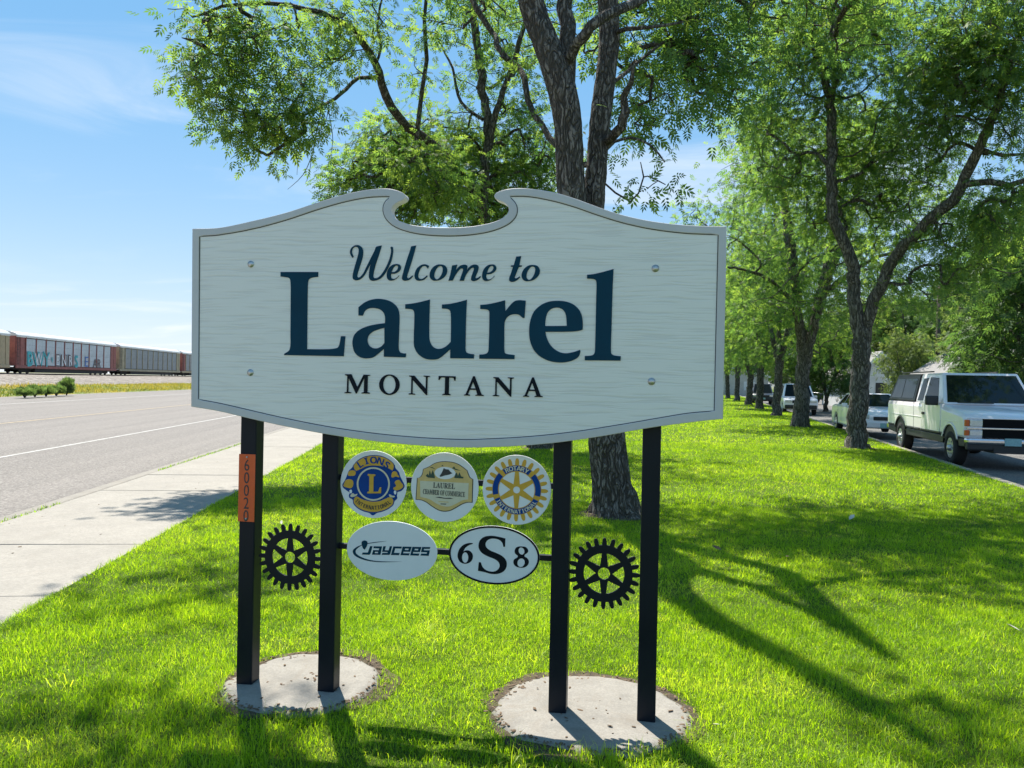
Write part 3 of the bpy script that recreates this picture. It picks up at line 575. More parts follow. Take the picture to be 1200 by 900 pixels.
# ------------------------------------------------------------------ trees
def bark_mat(name, lo, hi, sc=1):
    t = NT(name); d = t.N.new('ShaderNodeTexNoise'); d.inputs['Scale'].default_value = 5*sc; d.inputs['Detail'].default_value = 3; t.L.new(t.co, d.inputs['Vector'])
    ad = t.N.new('ShaderNodeVectorMath'); ad.operation = 'MULTIPLY_ADD'; t.L.new(d.outputs['Color'], ad.inputs[0]); ad.inputs[1].default_value = (.09, .09, .12); t.L.new(t.co, ad.inputs[2])
    v = t.sc(1, 1, .24, ad.outputs[0])
    rid = lambda s, de: t.math('SUBTRACT', 1.0, t.math('MULTIPLY', t.math('ABSOLUTE', t.math('SUBTRACT', t.noise(s*sc, de, .5, v), .5)), 5.0))
    r1, r2, n = rid(17, 1), rid(34, 1), t.noise(70*sc, 5, .7)
    gr = t.math('MAXIMUM', r1, t.math('MULTIPLY', r2, .8)); h = t.math('ADD', t.mr(gr, .45, .95, 1, 0), t.math('MULTIPLY', n, .4))
    c = t.ramp(t.math('MULTIPLY', h, .75), [(.12, tuple(x*.38 for x in lo)), (.5, lo), (.95, hi)])
    c = t.mix(t.mr(t.noise(2.2, 4, .6), .45, .75, 0, .4), c, (lo[0]*.8, lo[1]*.92, lo[2]*.75))
    t.col(c); t.set(Roughness=.92); t.b.inputs['Specular IOR Level'].default_value = .2; t.bump(h, 1, .035); return t.m
M['bark'] = bark_mat('furrowed bark', (.115, .098, .082), (.25, .22, .19))
M['bark_far'] = bark_mat('grey bark', (.12, .108, .092), (.25, .23, .2), .8)
def leaf_mat(name, lo, mid, hi, trans, tm=.5):
    t = NT(name); a = t.attr('tint'); c = t.ramp(a, [(0, lo), (.5, mid), (1, hi)])
    t.N.remove(t.b); out = t.N['Material Output']
    d = t.N.new('ShaderNodeBsdfDiffuse'); tr = t.N.new('ShaderNodeBsdfTranslucent'); gl = t.N.new('ShaderNodeBsdfGlossy'); gl.inputs['Roughness'].default_value = .5
    gl.inputs['Color'].default_value = (.8, .85, .8, 1)
    t.L.new(c, d.inputs[0]); hs = t.N.new('ShaderNodeMix'); hs.data_type = 'RGBA'; hs.blend_type = 'MULTIPLY'; hs.inputs[0].default_value = 1; t.L.new(c, hs.inputs[6]); hs.inputs[7].default_value = trans
    t.L.new(hs.outputs[2], tr.inputs[0])
    m1 = t.N.new('ShaderNodeMixShader'); m1.inputs[0].default_value = tm; t.L.new(d.outputs[0], m1.inputs[1]); t.L.new(tr.outputs[0], m1.inputs[2])
    m2 = t.N.new('ShaderNodeMixShader'); m2.inputs[0].default_value = .022; t.L.new(m1.outputs[0], m2.inputs[1]); t.L.new(gl.outputs[0], m2.inputs[2])
    t.L.new(m2.outputs[0], out.inputs[0]); return t.m
M['leaf'] = leaf_mat('ash leaves', (.038, .080, .034), (.074, .132, .044), (.15, .205, .05), (2.7, 2.8, 1.3, 1), .55)
M['leaf_dark'] = leaf_mat('dark leaves', (.035, .075, .03), (.065, .12, .04), (.11, .17, .045), (2.2, 2.3, 1.1, 1))
M['leaf_pale'] = leaf_mat('pale leaves', (.055, .09, .035), (.10, .145, .05), (.16, .20, .075), (2.1, 2.1, 1.1, 1))

def tube(P, r, seg, bump=0, seed=0, flare=0):
    P = np.asarray(P, float); n = len(P); r = np.asarray(r, float)
    T = np.gradient(P, axis=0); T /= np.linalg.norm(T, axis=1)[:, None]+1e-9
    ref = np.array([1., 0, 0]) if abs(T[0][0]) < .8 else np.array([0, 1., 0]); U = np.empty_like(P); u = ref
    for i in range(n):
        u = u-T[i]*u.dot(T[i]); u = u/(np.linalg.norm(u)+1e-9); U[i] = u
    Wv = np.cross(T, U); th = np.linspace(0, 2*math.pi, seg, endpoint=False)
    rad = np.repeat(r[:, None], seg, 1)
    if bump:
        L = np.concatenate([[0], np.cumsum(np.linalg.norm(np.diff(P, axis=0), axis=1))])
        for i in range(n):
            for j in range(seg):
                c, s = math.cos(th[j]), math.sin(th[j])
                q = mnoise.noise(Vector((c*r[i]*16, s*r[i]*16, L[i]*3.2+seed*7))); q2 = mnoise.noise(Vector((c*1.2, s*1.2, L[i]*.9+seed)))
                rad[i, j] *= (1+bump*(1-2.2*abs(q))+.07*q2)*(1+flare*math.exp(-L[i]/.28)*(.35+.65*math.cos(5*th[j]+seed+.6*math.sin(2*th[j]))))
    V = P[:, None, :]+rad[:, :, None]*(np.cos(th)[None, :, None]*U[:, None, :]+np.sin(th)[None, :, None]*Wv[:, None, :])
    i, j = np.meshgrid(np.arange(n-1), np.arange(seg), indexing='ij'); k = (j+1) % seg
    F = np.stack([i*seg+j, i*seg+k, (i+1)*seg+k, (i+1)*seg+j], -1).reshape(-1, 4)
    return V.reshape(-1, 3), F
def resample(P, r, step):
    P = np.asarray(P, float); r = np.asarray(r, float); out, ro = [], []
    for i in range(len(P)-1):
        p0, p1, p2, p3 = P[max(i-1, 0)], P[i], P[i+1], P[min(i+2, len(P)-1)]; k = max(2, int(np.linalg.norm(p2-p1)/step))
        for t in np.arange(k)/k:
            out.append(.5*((2*p1)+(-p0+p2)*t+(2*p0-5*p1+4*p2-p3)*t*t+(-p0+3*p1-3*p2+p3)*t**3)); ro.append(r[i]+(r[i+1]-r[i])*t)
    out.append(P[-1]); ro.append(r[-1]); return np.array(out), np.array(ro)
LEAFLETS = []
for k, (px, py, ang) in enumerate([(.25, .0, 62), (.25, -.0, -62), (.55, 0, 52), (.55, 0, -52), (.85, 0, 44), (.85, 0, -44), (1.0, 0, 0)]): LEAFLETS.append((px, R(ang)))
def spray_template(L, wid):
    V = []
    for px, a in LEAFLETS:
        b = np.array([px*L*1.5, 0, 0]); d = np.array([math.cos(a), math.sin(a), -.18]); s = np.array([-math.sin(a), math.cos(a), 0])
        V += [b, b+d*L*.42+s*wid*L*.5+np.array([0, 0, .05*L]), b+d*L, b+d*L*.42-s*wid*L*.5+np.array([0, 0, .05*L])]
    return np.array(V)
def sprays(C, D, tint, L, wid, g):                   # C centres, D droop directions, tint per spray
    T = spray_template(L, wid); n = len(C)
    x = D/np.linalg.norm(D, axis=1)[:, None]; up = g.normal(size=(n, 3))*.55+np.array([0, 0, 1]); y = np.cross(up, x); y /= np.linalg.norm(y, axis=1)[:, None]+1e-9; z = np.cross(x, y)
    s = g.uniform(.7, 1.25, n)
    V = C[:, None, :]+s[:, None, None]*(T[None, :, 0, None]*x[:, None, :]+T[None, :, 1, None]*y[:, None, :]+T[None, :, 2, None]*z[:, None, :])
    m = len(T); F = np.arange(n*m).reshape(-1, 4)
    tn = np.clip(tint[:, None]+g.normal(size=(n, m//4))*.17, 0, 1); return V.reshape(-1, 3), F, np.repeat(tn.reshape(-1), 4)
def make_tree(name, origin, limbs, clumps, label, cat, group, seed, leafL=.09, wid=.36, per_tip=13, spread=.24, mat='leaf', bark='bark', hi=False, twig_r=.006, tint0=.5, reach=.9, dead=(), parent_limb=None):
    """limbs: [(points, radii)] world; clumps: [(centre, (rx, ry, rz), tips)]"""
    g = np.random.default_rng(seed); O = np.array(origin)
    root = empty(name, tuple(O), label=label, cat=cat)
    if group: root['group'] = group
    NP, NR, TV, TF, nv = [], [], [], [], 0; ND = []
    for li, (P, r) in enumerate(limbs):
        big = max(r) > .1
        PP, rr = resample(P, r, (.05 if hi and big else .16 if big else .22))
        if not hi or not big: PP[2:-1] += g.normal(size=PP[2:-1].shape)*min(.03, rr.mean()*.25)
        seg = (56 if li == 0 else 40) if hi and big else 18 if big else 9
        V, F = tube(PP, rr, seg, .11 if hi and big else .08 if big else .05, seed+li, .24 if li == 0 else 0); TV.append(V); TF.append(F+nv); nv += len(V)
        st = 1 if not (hi and big) else 4
        for p, q in zip(PP[::st], rr[::st]):
            if p[2] > 1.9: NP.append(p); NR.append(q)
    NP = list(NP); base_n = len(NP)
    pos = np.zeros((60000, 3)); pos[:base_n] = NP; cnt = base_n; par = [-1]*base_n; load = np.zeros(60000)
    tips = []
    for c, r, k in clumps:
        q = g.normal(size=(k, 3)); q /= np.linalg.norm(q, axis=1)[:, None]; q *= (g.uniform(0, 1, k)**.42)[:, None]
        tips.append(np.array(c)+q*np.array(r))
    tips = np.concatenate(tips); tips = tips[tips[:, 2] > 1.6]
    dm = np.min(np.linalg.norm(tips[:, None, :]-pos[None, :base_n:max(1, base_n//150), :], axis=2), axis=1); order = np.argsort(dm)
    paths = []; tipdir = []
    for ti in order:
        t = tips[ti]; d = pos[:cnt]-t; dist = np.sqrt((d*d).sum(1)); cost = dist+np.where(d[:, 2] > 0, d[:, 2]*.7, 0); cost[:base_n] *= 1.12
        j = int(np.argmin(cost)); a = pos[j]; L = dist[j]; k = max(3, int(L/.28))
        if j >= base_n and par[j] >= 0: dv = a-pos[par[j]]
        else: dv = (t-a)*.5+np.array([0, 0, .5*L])
        dv = dv/(np.linalg.norm(dv)+1e-9)*L*.35; s = np.linspace(0, 1, k+1)[:, None]
        c1_ = a+dv+np.array([0, 0, .06*L]); c2_ = t-(t-a)*.3+np.array([0, 0, .10*L])
        B = (1-s)**3*a+3*(1-s)**2*s*c1_+3*(1-s)*s*s*c2_+s**3*t
        B[1:-1] += g.normal(size=B[1:-1].shape)*.05*min(1, L)
        idx = [j]
        for q in range(1, k+1):
            pos[cnt] = B[q]; par.append(idx[-1]); idx.append(cnt); cnt += 1
        paths.append(idx); tipdir.append(B[-1]-B[-2]); 
        x = idx[-1]
        while x >= base_n: load[x] += 1; x = par[x]
    BV, BF, bn = [], [], 0
    for idx in paths:
        P = pos[idx]; l0 = load[idx]; l0[0] = l0[1]; r = twig_r*np.sqrt(np.maximum(l0, 1))*1.05; r = np.minimum(r, .042)
        V, F = tube(P, r, 5 if r[0] < .03 else 7); BV.append(V); BF.append(F+bn); bn += len(V)
    for (P, r) in dead:
        PP, rr = resample(P, r, .12); V, F = tube(PP, rr, 5); BV.append(V); BF.append(F+bn); bn += len(V)
    link('trunk', np_mesh('trunk', np.concatenate(TV)-O, np.concatenate(TF), True), M[bark], root)
    if BV: link('branches', np_mesh('branches', np.concatenate(BV)-O, np.concatenate(BF), True), M[bark], root, kind='stuff')
    # leaves along the last stretch of every twig
    C, D, Tn = [], [], []
    for idx, td in zip(paths, tipdir):
        P = pos[idx]; n = max(3, int(per_tip*g.uniform(.45, 1.5))); s = g.uniform(0, 1, n)**.7; L = np.linalg.norm(P[-1]-P[0]); f = min(1, reach/max(L, .01))
        fi = (len(P)-1)*(1-f*(1-s)); i0 = np.clip(fi.astype(int), 0, len(P)-2); w = (fi-i0)[:, None]
        q = P[i0]*(1-w)+P[i0+1]*w+g.normal(size=(n, 3))*spread*np.array([1, 1, .75]); C.append(q)
        o = q-P[i0]; D.append(o/(np.linalg.norm(o, axis=1)[:, None]+1e-6)+.5*td/(np.linalg.norm(td)+1e-6)+g.normal(size=(n, 3))*.35+np.array([0, 0, -.55]))
        Tn.append(np.full(n, tint0+g.normal()*.2)+g.normal(size=n)*.08)
    V, F, tn = sprays(np.concatenate(C), np.concatenate(D), np.concatenate(Tn), leafL, wid, g)
    link('crown', np_mesh('crown', V-O, F, False, tn), M[mat], root)
    return root
def pl(*q): return [tuple(at(u, v, d)) for u, v, d in q]
def cl(u, v, d, r, k, rz=None): return (tuple(at(u, v, d)), (r*1.3, r*1.3, rz or r*1.02), max(3, int(k*CLK)))

CLK = .75
# near tree right behind the sign
b = G(721, 603); D0 = b.y
main_limbs = [
    ([(b.x+.02, b.y, -.1), (b.x, b.y, .03), (b.x-.005, b.y, .16)]+pl((716, 560, D0), (709, 500, D0), (701, 430, D0), (694, 360, D0), (686, 320, D0)), [.34, .275, .235, .205, .195, .19, .2, .21]),
    (pl((690, 340, D0), (677, 290, D0-.02), (670, 232, D0-.05), (665, 145, D0-.08), (657, 100, D0-.1), (640, 50, D0-.05), (626, 15, D0), (609, -60, D0-.05), (598, -160, D0-.1), (594, -270, D0-.1), (594, -400, D0-.1), (590, -540, D0-.1)), [.17, .165, .155, .15, .15, .135, .135, .135, .13, .12, .10, .06]),
    (pl((663, 110, D0-.06), (665, 70, D0-.05), (665, 30, D0+.05), (664, -20, D0+.1), (668, -110, D0+.3), (660, -260, D0)), [.10, .10, .092, .085, .07, .04]),
    (pl((690, 330, D0+.05), (693, 270, D0+.1), (697, 222, D0+.14), (703, 145, D0+.2), (710, 87, D0+.25), (714, 43, D0+.3), (712, 0, D0+.3), (703, -70, D0+.2), (682, -180, D0), (662, -320, D0-.2)), [.125, .12, .115, .112, .112, .115, .112, .105, .09, .05]),
    (pl((666, 72, D0-.1), (676, 52, D0-.25), (693, 32, D0-.35), (722, 12, D0-.2), (756, -2, D0+.2), (800, -50, D0+.9), (850, -130, D0+1.8)), [.065, .062, .06, .056, .05, .045, .03]),
    (pl((710, 167, D0+.15), (720, 158, D0-.05), (728, 148, D0-.15), (733, 133, D0-.2), (731, 115, D0-.25), (742, 80, D0-.4)), [.05, .055, .055, .05, .04, .02]),
    (pl((717, 98, D0+.2), (740, 80, D0+.6), (762, 61, D0+1.1), (791, 40, D0+1.6), (815, 20, D0+1.9), (850, -20, D0+2.2)), [.024, .022, .02, .018, .015, .01]),
    (pl((720, 166, D0-.05), (739, 162, D0-.3), (762, 170, D0-.5), (779, 190, D0-.6)), [.017, .015, .012, .007]),
    (pl((716, 40, D0+.3), (735, 34, D0+.1), (760, 32, D0), (800, 26, D0+.3)), [.03, .025, .02, .012]),
]
main_cl = [cl(775, 30, D0+1.6, .8, 46), cl(815, 60, D0+1.9, .85, 52), cl(840, 15, D0+2.2, .9, 56), cl(800, 105, D0+1.7, .55, 30), cl(755, 110, D0+1.2, .42, 16), cl(740, 45, D0+1.3, .5, 16), cl(850, 85, D0+2.2, .5, 20), cl(765, 145, D0+1, .3, 9), cl(700, 30, D0+1.6, .5, 8),
    cl(735, 195, D0+.9, .5, 9), cl(860, -60, D0+2.4, 1.2, 50), cl(640, 170, D0+1.7, .4, 6), cl(620, -80, D0+2.4, 1.4, 36), cl(600, 60, D0+2, .5, 6), cl(720, 5, D0+1.6, .5, 10),
    ((1.0, D0+4.4, 9.4), (3.0, 1.7, 1.7), 150), ((3.6, D0+4.0, 8.9), (2.6, 2.0, 1.7), 150), ((6.4, D0+5.6, 9.6), (2.2, 2.0, 1.6), 70), ((-.9, D0+3.6, 8.4), (1.5, 1.4, 1.4), 40), ((5.2, D0+3.2, 7.9), (1.8, 1.6, 1.3), 80), ((-3.35, 7.2, 8.6), (1.0, .8, .6), 34), ((-2.2, 6.6, 9.2), (.7, .5, .5), 12), ((.15, 8.0, 9.7), (.7, .6, .5), 14), ((1.9, 10.7, 9.8), (1.5, .8, .8), 46), ((-3.6, 9.6, 8.4), (1.2, 1, .8), 26)]
make_tree('ash_tree', (b.x, b.y, 0), main_limbs, main_cl, 'tall two-stemmed ash tree with furrowed trunk standing right behind the sign', 'tree', 'park ash trees', 11, leafL=.082, per_tip=11, hi=True, spread=.2, tint0=.5)

# second tree behind the sign, its long limb arching out over the sidewalk
b = G(632, 525); D1 = b.y
l2 = [
    ([(b.x+.05, b.y, -.1), (b.x+.03, b.y, .05), (b.x, b.y, .4)]+pl((625, 480, D1), (612, 420, D1), (600, 375, D1)), [.36, .28, .235, .22, .21, .21]),
    (pl((600, 380, D1), (580, 320, D1), (569, 268, D1), (567, 215, D1), (572, 160, D1), (563, 90, D1), (556, 20, D1), (552, -60, D1), (540, -160, D1+.5)), [0.139, 0.123, 0.115, 0.111, 0.102, 0.09, 0.082, 0.07, 0.041]),
    (pl((570, 180, D1), (585, 120, D1-.2), (604, 65, D1-.4), (616, 20, D1-.5), (625, -50, D1-.6)), [0.074, 0.07, 0.057, 0.049, 0.037]),
    (pl((568, 262, D1), (558, 228, D1-.3), (530, 190, D1-.8), (492, 158, D1-1.5), (468, 138, D1-2.0), (452, 112, D1-2.3), (444, 85, D1-2.6), (433, 60, D1-2.9), (415, 35, D1-3.4), (375, 15, D1-4.2), (320, 5, D1-4.8), (262, 8, D1-5.2), (225, 20, D1-5.4)), [0.098, 0.094, 0.09, 0.089, 0.086, 0.082, 0.074, 0.067, 0.057, 0.045, 0.034, 0.025, 0.015]),
    (pl((448, 92, D1-2.5), (420, 92, D1-2.9), (400, 110, D1-3.4), (378, 124, D1-3.9), (350, 140, D1-4.5)), [0.041, 0.037, 0.033, 0.026, 0.015]),
    (pl((440, 75, D1-2.7), (447, 55, D1-2.6), (442, 30, D1-2.6), (450, -10, D1-2.8)), [0.029, 0.026, 0.023, 0.016]),
    (pl((488, 165, D1-1.7), (493, 120, D1-1.9), (500, 70, D1-2), (497, 20, D1-2.2), (505, -50, D1-2.4)), [0.049, 0.045, 0.041, 0.037, 0.025]),
    (pl((566, 140, D1), (540, 120, D1+.4), (530, 80, D1+.8), (510, 40, D1+1.2)), [0.041, 0.037, 0.029, 0.016]),
]
k2 = [cl(500, 205, D1-2.2, .45, 22), cl(532, 232, D1-1.9, .45, 22), cl(470, 185, D1-2.5, .4, 16), cl(515, 175, D1-1.9, .35, 12), cl(245, 28, D1-5.4, .55, 24), cl(300, 20, D1-5, .7, 32), cl(280, 75, D1-5.2, .55, 27), cl(250, 100, D1-5.4, .42, 20), cl(320, 95, D1-4.8, .55, 27), cl(290, 140, D1-5, .5, 27), cl(325, 155, D1-4.8, .42, 22), cl(265, 145, D1-5.2, .28, 11), cl(350, 120, D1-4.4, .5, 19),
    cl(360, 45, D1-4.2, .75, 27), cl(395, 70, D1-3.6, .55, 14), cl(410, 15, D1-3.4, .8, 24), cl(470, 20, D1-2.4, .9, 22), cl(345, 165, D1-4.5, .25, 6),
    cl(530, 30, D1-.5, 1.1, 28), cl(590, 20, D1, 1.1, 27), cl(470, 85, D1-1.4, .6, 6), cl(520, 90, D1+.5, .8, 14), cl(600, 100, D1+.4, .8, 17), cl(640, 60, D1+.8, .9, 19),
    cl(420, 215, D1-1.2, .55, 57), cl(440, 185, D1-.9, .55, 57), cl(470, 160, D1-.5, .6, 57), cl(490, 205, D1-.4, .75, 88), cl(460, 235, D1-.8, .6, 77), cl(530, 170, D1+.4, .8, 83), cl(530, 225, D1+.3, .8, 96), cl(580, 200, D1+.9, .8, 77), cl(610, 160, D1+.9, .8, 77), cl(620, 220, D1+1, .8, 77), cl(575, 250, D1+.8, .6, 49), cl(650, 190, D1+1.3, .7, 49), cl(405, 245, D1-1.1, .3, 18),
    ((b.x-.4, D1+1.5, 11), (2.6, 2.4, 1.7), 60), ((b.x-3.0, D1-2.5, 10.8), (2.2, 2.0, 1.2), 30)]
dead = [(pl((380, 110, D1-4), (372, 150, D1-4.1), (366, 180, D1-4.1), (355, 205, D1-4.2), (337, 222, D1-4.2)), [.012, .01, .008, .006, .003]), (pl((372, 150, D1-4.1), (352, 175, D1-4.2), (348, 205, D1-4.2)), [.008, .006, .003]), (pl((366, 178, D1-4.1), (362, 205, D1-4.1), (358, 214, D1-4.1)), [.007, .005, .003]), (pl((385, 130, D1-3.9), (390, 165, D1-4), (384, 196, D1-4)), [.008, .006, .003]), (pl((352, 150, D1-4.3), (338, 172, D1-4.3), (334, 190, D1-4.3)), [.007, .005, .003])]
make_tree('ash_tree', (b.x, b.y, 0), l2, k2, 'second ash tree behind the sign with a long limb arching over the sidewalk', 'tree', 'park ash trees', 23, leafL=.085, per_tip=15, hi=False, spread=.22, tint0=.64, dead=dead)

CLK = 1.1
# forked tree beside the pickup
b = G(1005, 525); D2 = b.y
l3 = [
    ([(b.x, b.y, -.1), (b.x, b.y, .04), (b.x, b.y, .3)]+pl((1006, 480, D2), (1009, 430, D2), (1010, 385, D2)), [.33, .27, .232, .22, .212, .215]),
    (pl((1008, 392, D2), (1001, 350, D2), (999, 310, D2), (991, 287, D2), (979, 262, D2), (975, 225, D2), (976, 190, D2), (974, 150, D2), (972, 113, D2), (962, 70, D2), (955, 40, D2), (950, -30, D2)), [0.167, 0.15, 0.141, 0.136, 0.132, 0.123, 0.119, 0.11, 0.101, 0.062, 0.048, 0.026]),
    (pl((1012, 392, D2), (1028, 345, D2-.3), (1046, 306, D2-.6), (1066, 283, D2-1), (1092, 255, D2-1.4), (1118, 232, D2-1.8), (1138, 190, D2-2.2), (1158, 150, D2-2.6), (1175, 110, D2-3), (1190, 50, D2-3.3), (1210, -40, D2-3.6)), [0.148, 0.135, 0.131, 0.127, 0.123, 0.119, 0.102, 0.09, 0.066, 0.049, 0.033]),
    (pl((1130, 216, D2-2), (1160, 213, D2-2.3), (1185, 215, D2-2.7), (1215, 208, D2-3.2), (1260, 190, D2-3.8)), [.08, .07, .06, .05, .03]),
    (pl((1150, 175, D2-2.3), (1175, 182, D2-2.4), (1205, 180, D2-2.6)), [.05, .04, .025]),
    (pl((974, 200, D2), (962, 184, D2+.2), (945, 178, D2+.4), (922, 188, D2+.7)), [.06, .05, .042, .025]),
    (pl((972, 113, D2), (980, 95, D2-.1), (992, 70, D2-.2), (1010, 40, D2-.4), (1020, -20, D2-.5)), [.075, .06, .05, .035, .02]),
    (pl((974, 130, D2), (978, 80, D2+.3), (974, 30, D2+.4), (980, -40, D2+.5)), [.06, .05, .035, .02]),
]
k3 = [cl(u, v, D2+dd, r, n) for u, v, dd, r, n in [(905, 60, .5, 1.1, 42), (930, 20, .3, 1.2, 46), (955, 70, -.4, 1, 36), (990, 25, 0, 1.2, 46), (1020, 80, -.3, 1.1, 40), (900, 115, .8, .8, 30), (925, 140, 1.0, .9, 34), (1030, 20, -.2, .9, 30),
    (1105, 40, -2.5, .9, 46), (1140, 70, -2.8, 1.0, 56), (1180, 40, -3.3, 1.1, 56), (1190, 100, -3, .9, 46), (1120, 110, -2.4, .8, 36), (1085, 90, -1.8, .8, 34), (1180, -20, -3.5, 1.2, 40), (1200, 150, -2.8, .7, 30), (1070, 140, -1.2, .8, 34), (1100, 170, -1.2, .8, 30),
    (1040, 160, .3, 1, 42), (1000, 150, .6, .9, 34), (1010, 210, .9, 1, 42), (945, 210, 1, 1, 40), (900, 190, 1.5, 1, 36), (1060, 225, .5, .9, 40), (1160, 250, -2, .8, 30), (1190, 240, -2.6, .7, 26), (1120, 280, -1.0, .9, 34), (1090, 330, -.5, .7, 24), (1040, 260, .8, .9, 36), (960, 265, 1.2, .9, 30), (1150, 310, -1.3, .8, 24)]]
k3 += [((b.x, D2, 11.2), (3.4, 3.4, 1.6), 90), ((b.x+4.2, D2-3, 10.4), (2.6, 2.6, 1.6), 80)]
make_tree('ash_tree', (b.x, b.y, 0), l3, k3, 'big ash tree with a low wide fork beside the white pickup', 'tree', 'park ash trees', 31, leafL=.092, per_tip=15, spread=.25, tint0=.55, bark='bark_far')

# generic crowns for the rest of the row and the yards
def generic(h, spreadr, seed, fork=3.0, lean=0.0, r0=.28, nl=4, tips=420, low=3.4, **kw):
    g = random.Random(seed); limbs = [([(.02, 0, -.15), (0, 0, .06), (0, 0, .5), (lean*.5, .02, fork*.55), (lean, 0, fork)], [r0*1.35, r0*1.1, r0*.95, r0*.88, r0*.86])]; clumps = []
    for k in range(nl):
        a = 2*math.pi*(k+g.uniform(-.25, .25))/nl; rr = spreadr*g.uniform(.35, .7); zt = h*g.uniform(.72, .9)
        P = [(lean-.0, 0, fork-.35), (lean+math.cos(a)*rr*.3, math.sin(a)*rr*.3, fork+(zt-fork)*.28), (lean+math.cos(a)*rr*.65+g.uniform(-.2, .2), math.sin(a)*rr*.65, fork+(zt-fork)*.62), (lean+math.cos(a)*rr, math.sin(a)*rr, zt)]
        limbs.append((P, [r0*.62, r0*.5, r0*.34, .04]))
        q = P[1]; a2 = a+g.uniform(-.8, .8); e = (q[0]+math.cos(a2)*spreadr*.7, q[1]+math.sin(a2)*spreadr*.7, q[2]+g.uniform(.3, 1.6)); limbs.append(([q, tuple((q[i]+e[i])/2+(0, 0, .35)[i] for i in range(3)), e], [r0*.3, r0*.2, .03]))
    n = 20
    for k in range(n):
        z = low+1+(h-low-1.4)*(k+.5)/n; f = math.sin(math.pi*min(1, max(.12, (z-low+.6)/(h-low+1.2))))**.6; a = k*2.4+g.uniform(-.4, .4); rr = spreadr*f*g.uniform(.35, .85)
        clumps.append(((lean+math.cos(a)*rr, math.sin(a)*rr, z), (spreadr*.36, spreadr*.36, spreadr*.28), tips//n))
    return limbs, clumps
PROTO = []
for i, (h, sp, fk, ln, r0) in enumerate([(12.5, 5.0, 2.7, .1, .29), (13.5, 5.2, 3.2, -.12, .27), (12, 4.6, 2.5, .2, .26)]):
    li, ck = generic(h, sp, 50+i, fk, ln, r0, tips=680, low=2.6)
    PROTO.append(make_tree('ash_tree', (0, 0, 0), li, ck, '', 'tree', 'park ash trees', 60+i, leafL=.125, per_tip=14, spread=.38, tint0=.55, bark='bark_far'))
row = [(938, 500, 'thick ash tree, first in the row beyond the forked tree beside the pickup'), (910, 487, 'slim ash tree in the park row in front of the white van'), (890.5, 479, 'leaning pale ash trunk in the park row beside the dark pickup'), (877.5, 474.5, 'ash tree in the park row just left of the dark pickup'), (863.5, 469.5, 'dark ash trunk second from the far end of the park row'), (853, 466.5, 'farthest ash tree of the park row beside the sign edge')]
for i, (u, v, lab) in enumerate(row):
    p = G(u, v); o = PROTO[i] if i < 3 else copy_tree(PROTO[i % 3]); o.location = p; o.rotation_euler = (0, 0, i*1.9+.4); o['label'] = lab
    s_ = (1.0, .82, .95, .9, .95, 1)[i]; o.scale = (s_, s_, s_*(1, 1.1, 1, 1, 1, 1)[i])
# trees across the street and at the end of the park
def yard_tree(pr, x, y, s_, rz, lab, name='shade_tree', sz=None, cp=True):
    o = copy_tree(pr) if cp else pr; o.location = (x, y, -.02); o.scale = (s_, s_, sz or s_); o.rotation_euler = (0, 0, rz); o['label'] = lab; o['group'] = 'yard trees across the street'; o.name = name; return o
li, ck = generic(9, 4.2, 81, 1.6, .1, .22, tips=560, low=1.0)
DK = make_tree('shade_tree', (0, 0, 0), li, ck, '', 'tree', 'yard trees across the street', 82, leafL=.22, per_tip=10, spread=.34, tint0=.42, mat='leaf_dark', bark='bark_far')
li, ck = generic(9.5, 4.6, 91, 1.8, -.2, .24, tips=560, low=.9)
PA = make_tree('shade_tree', (0, 0, 0), li, ck, '', 'tree', 'yard trees across the street', 92, leafL=.22, per_tip=10, spread=.36, tint0=.5, mat='leaf_pale', bark='bark_far')
YT = [(DK, 968, 52, .62, 0, 'small dark tree standing left of the white gabled house', None), (PA, 1062, 56, .42, .6, 'small pale tree in front of the white gabled house', .6), (PA, 1168, 44, .72, 1, 'pale bushy tree rising behind the white pickup', None), (DK, 1085, 80, 1.35, 2, 'tall dark tree behind the white gabled house', 1.3),
      (DK, 1222, 36, 1.05, 3.4, 'large leaning tree at the right edge before the white garage', 1.2), (PA, 1000, 84, 1.1, 4, 'pale tree far down the street behind the small dark tree', 1.2), (DK, 1135, 66, 1.1, 5, 'broad dark tree behind the pale bushy tree', 1.5),
      (PA, 930, 130, 1.3, 1.5, 'distant pale tree at the far end of the street', 1.3), (DK, 890, 150, 1.4, .7, 'distant dark tree closing the end of the park', 1.3), (PA, 850, 160, 1.4, 2.6, 'distant pale tree behind the far end of the park row', 1.2), (DK, 1185, 62, 1.25, 1.1, 'tall dark tree behind the white garage', 1.6), (PA, 1050, 110, 1.5, 2.2, 'large pale tree behind the roofs down the street', 1.5), (DK, 800, 170, 1.4, 3.9, 'distant dark tree hidden by the sign edge', 1.3)]
seen = set()
for pr, u, d, s_, rz, lab, sz in YT:
    p = at(u, 455, d); yard_tree(pr, p.x, d, s_, rz, lab, sz=sz, cp=pr.name in seen and True); seen.add(pr.name)
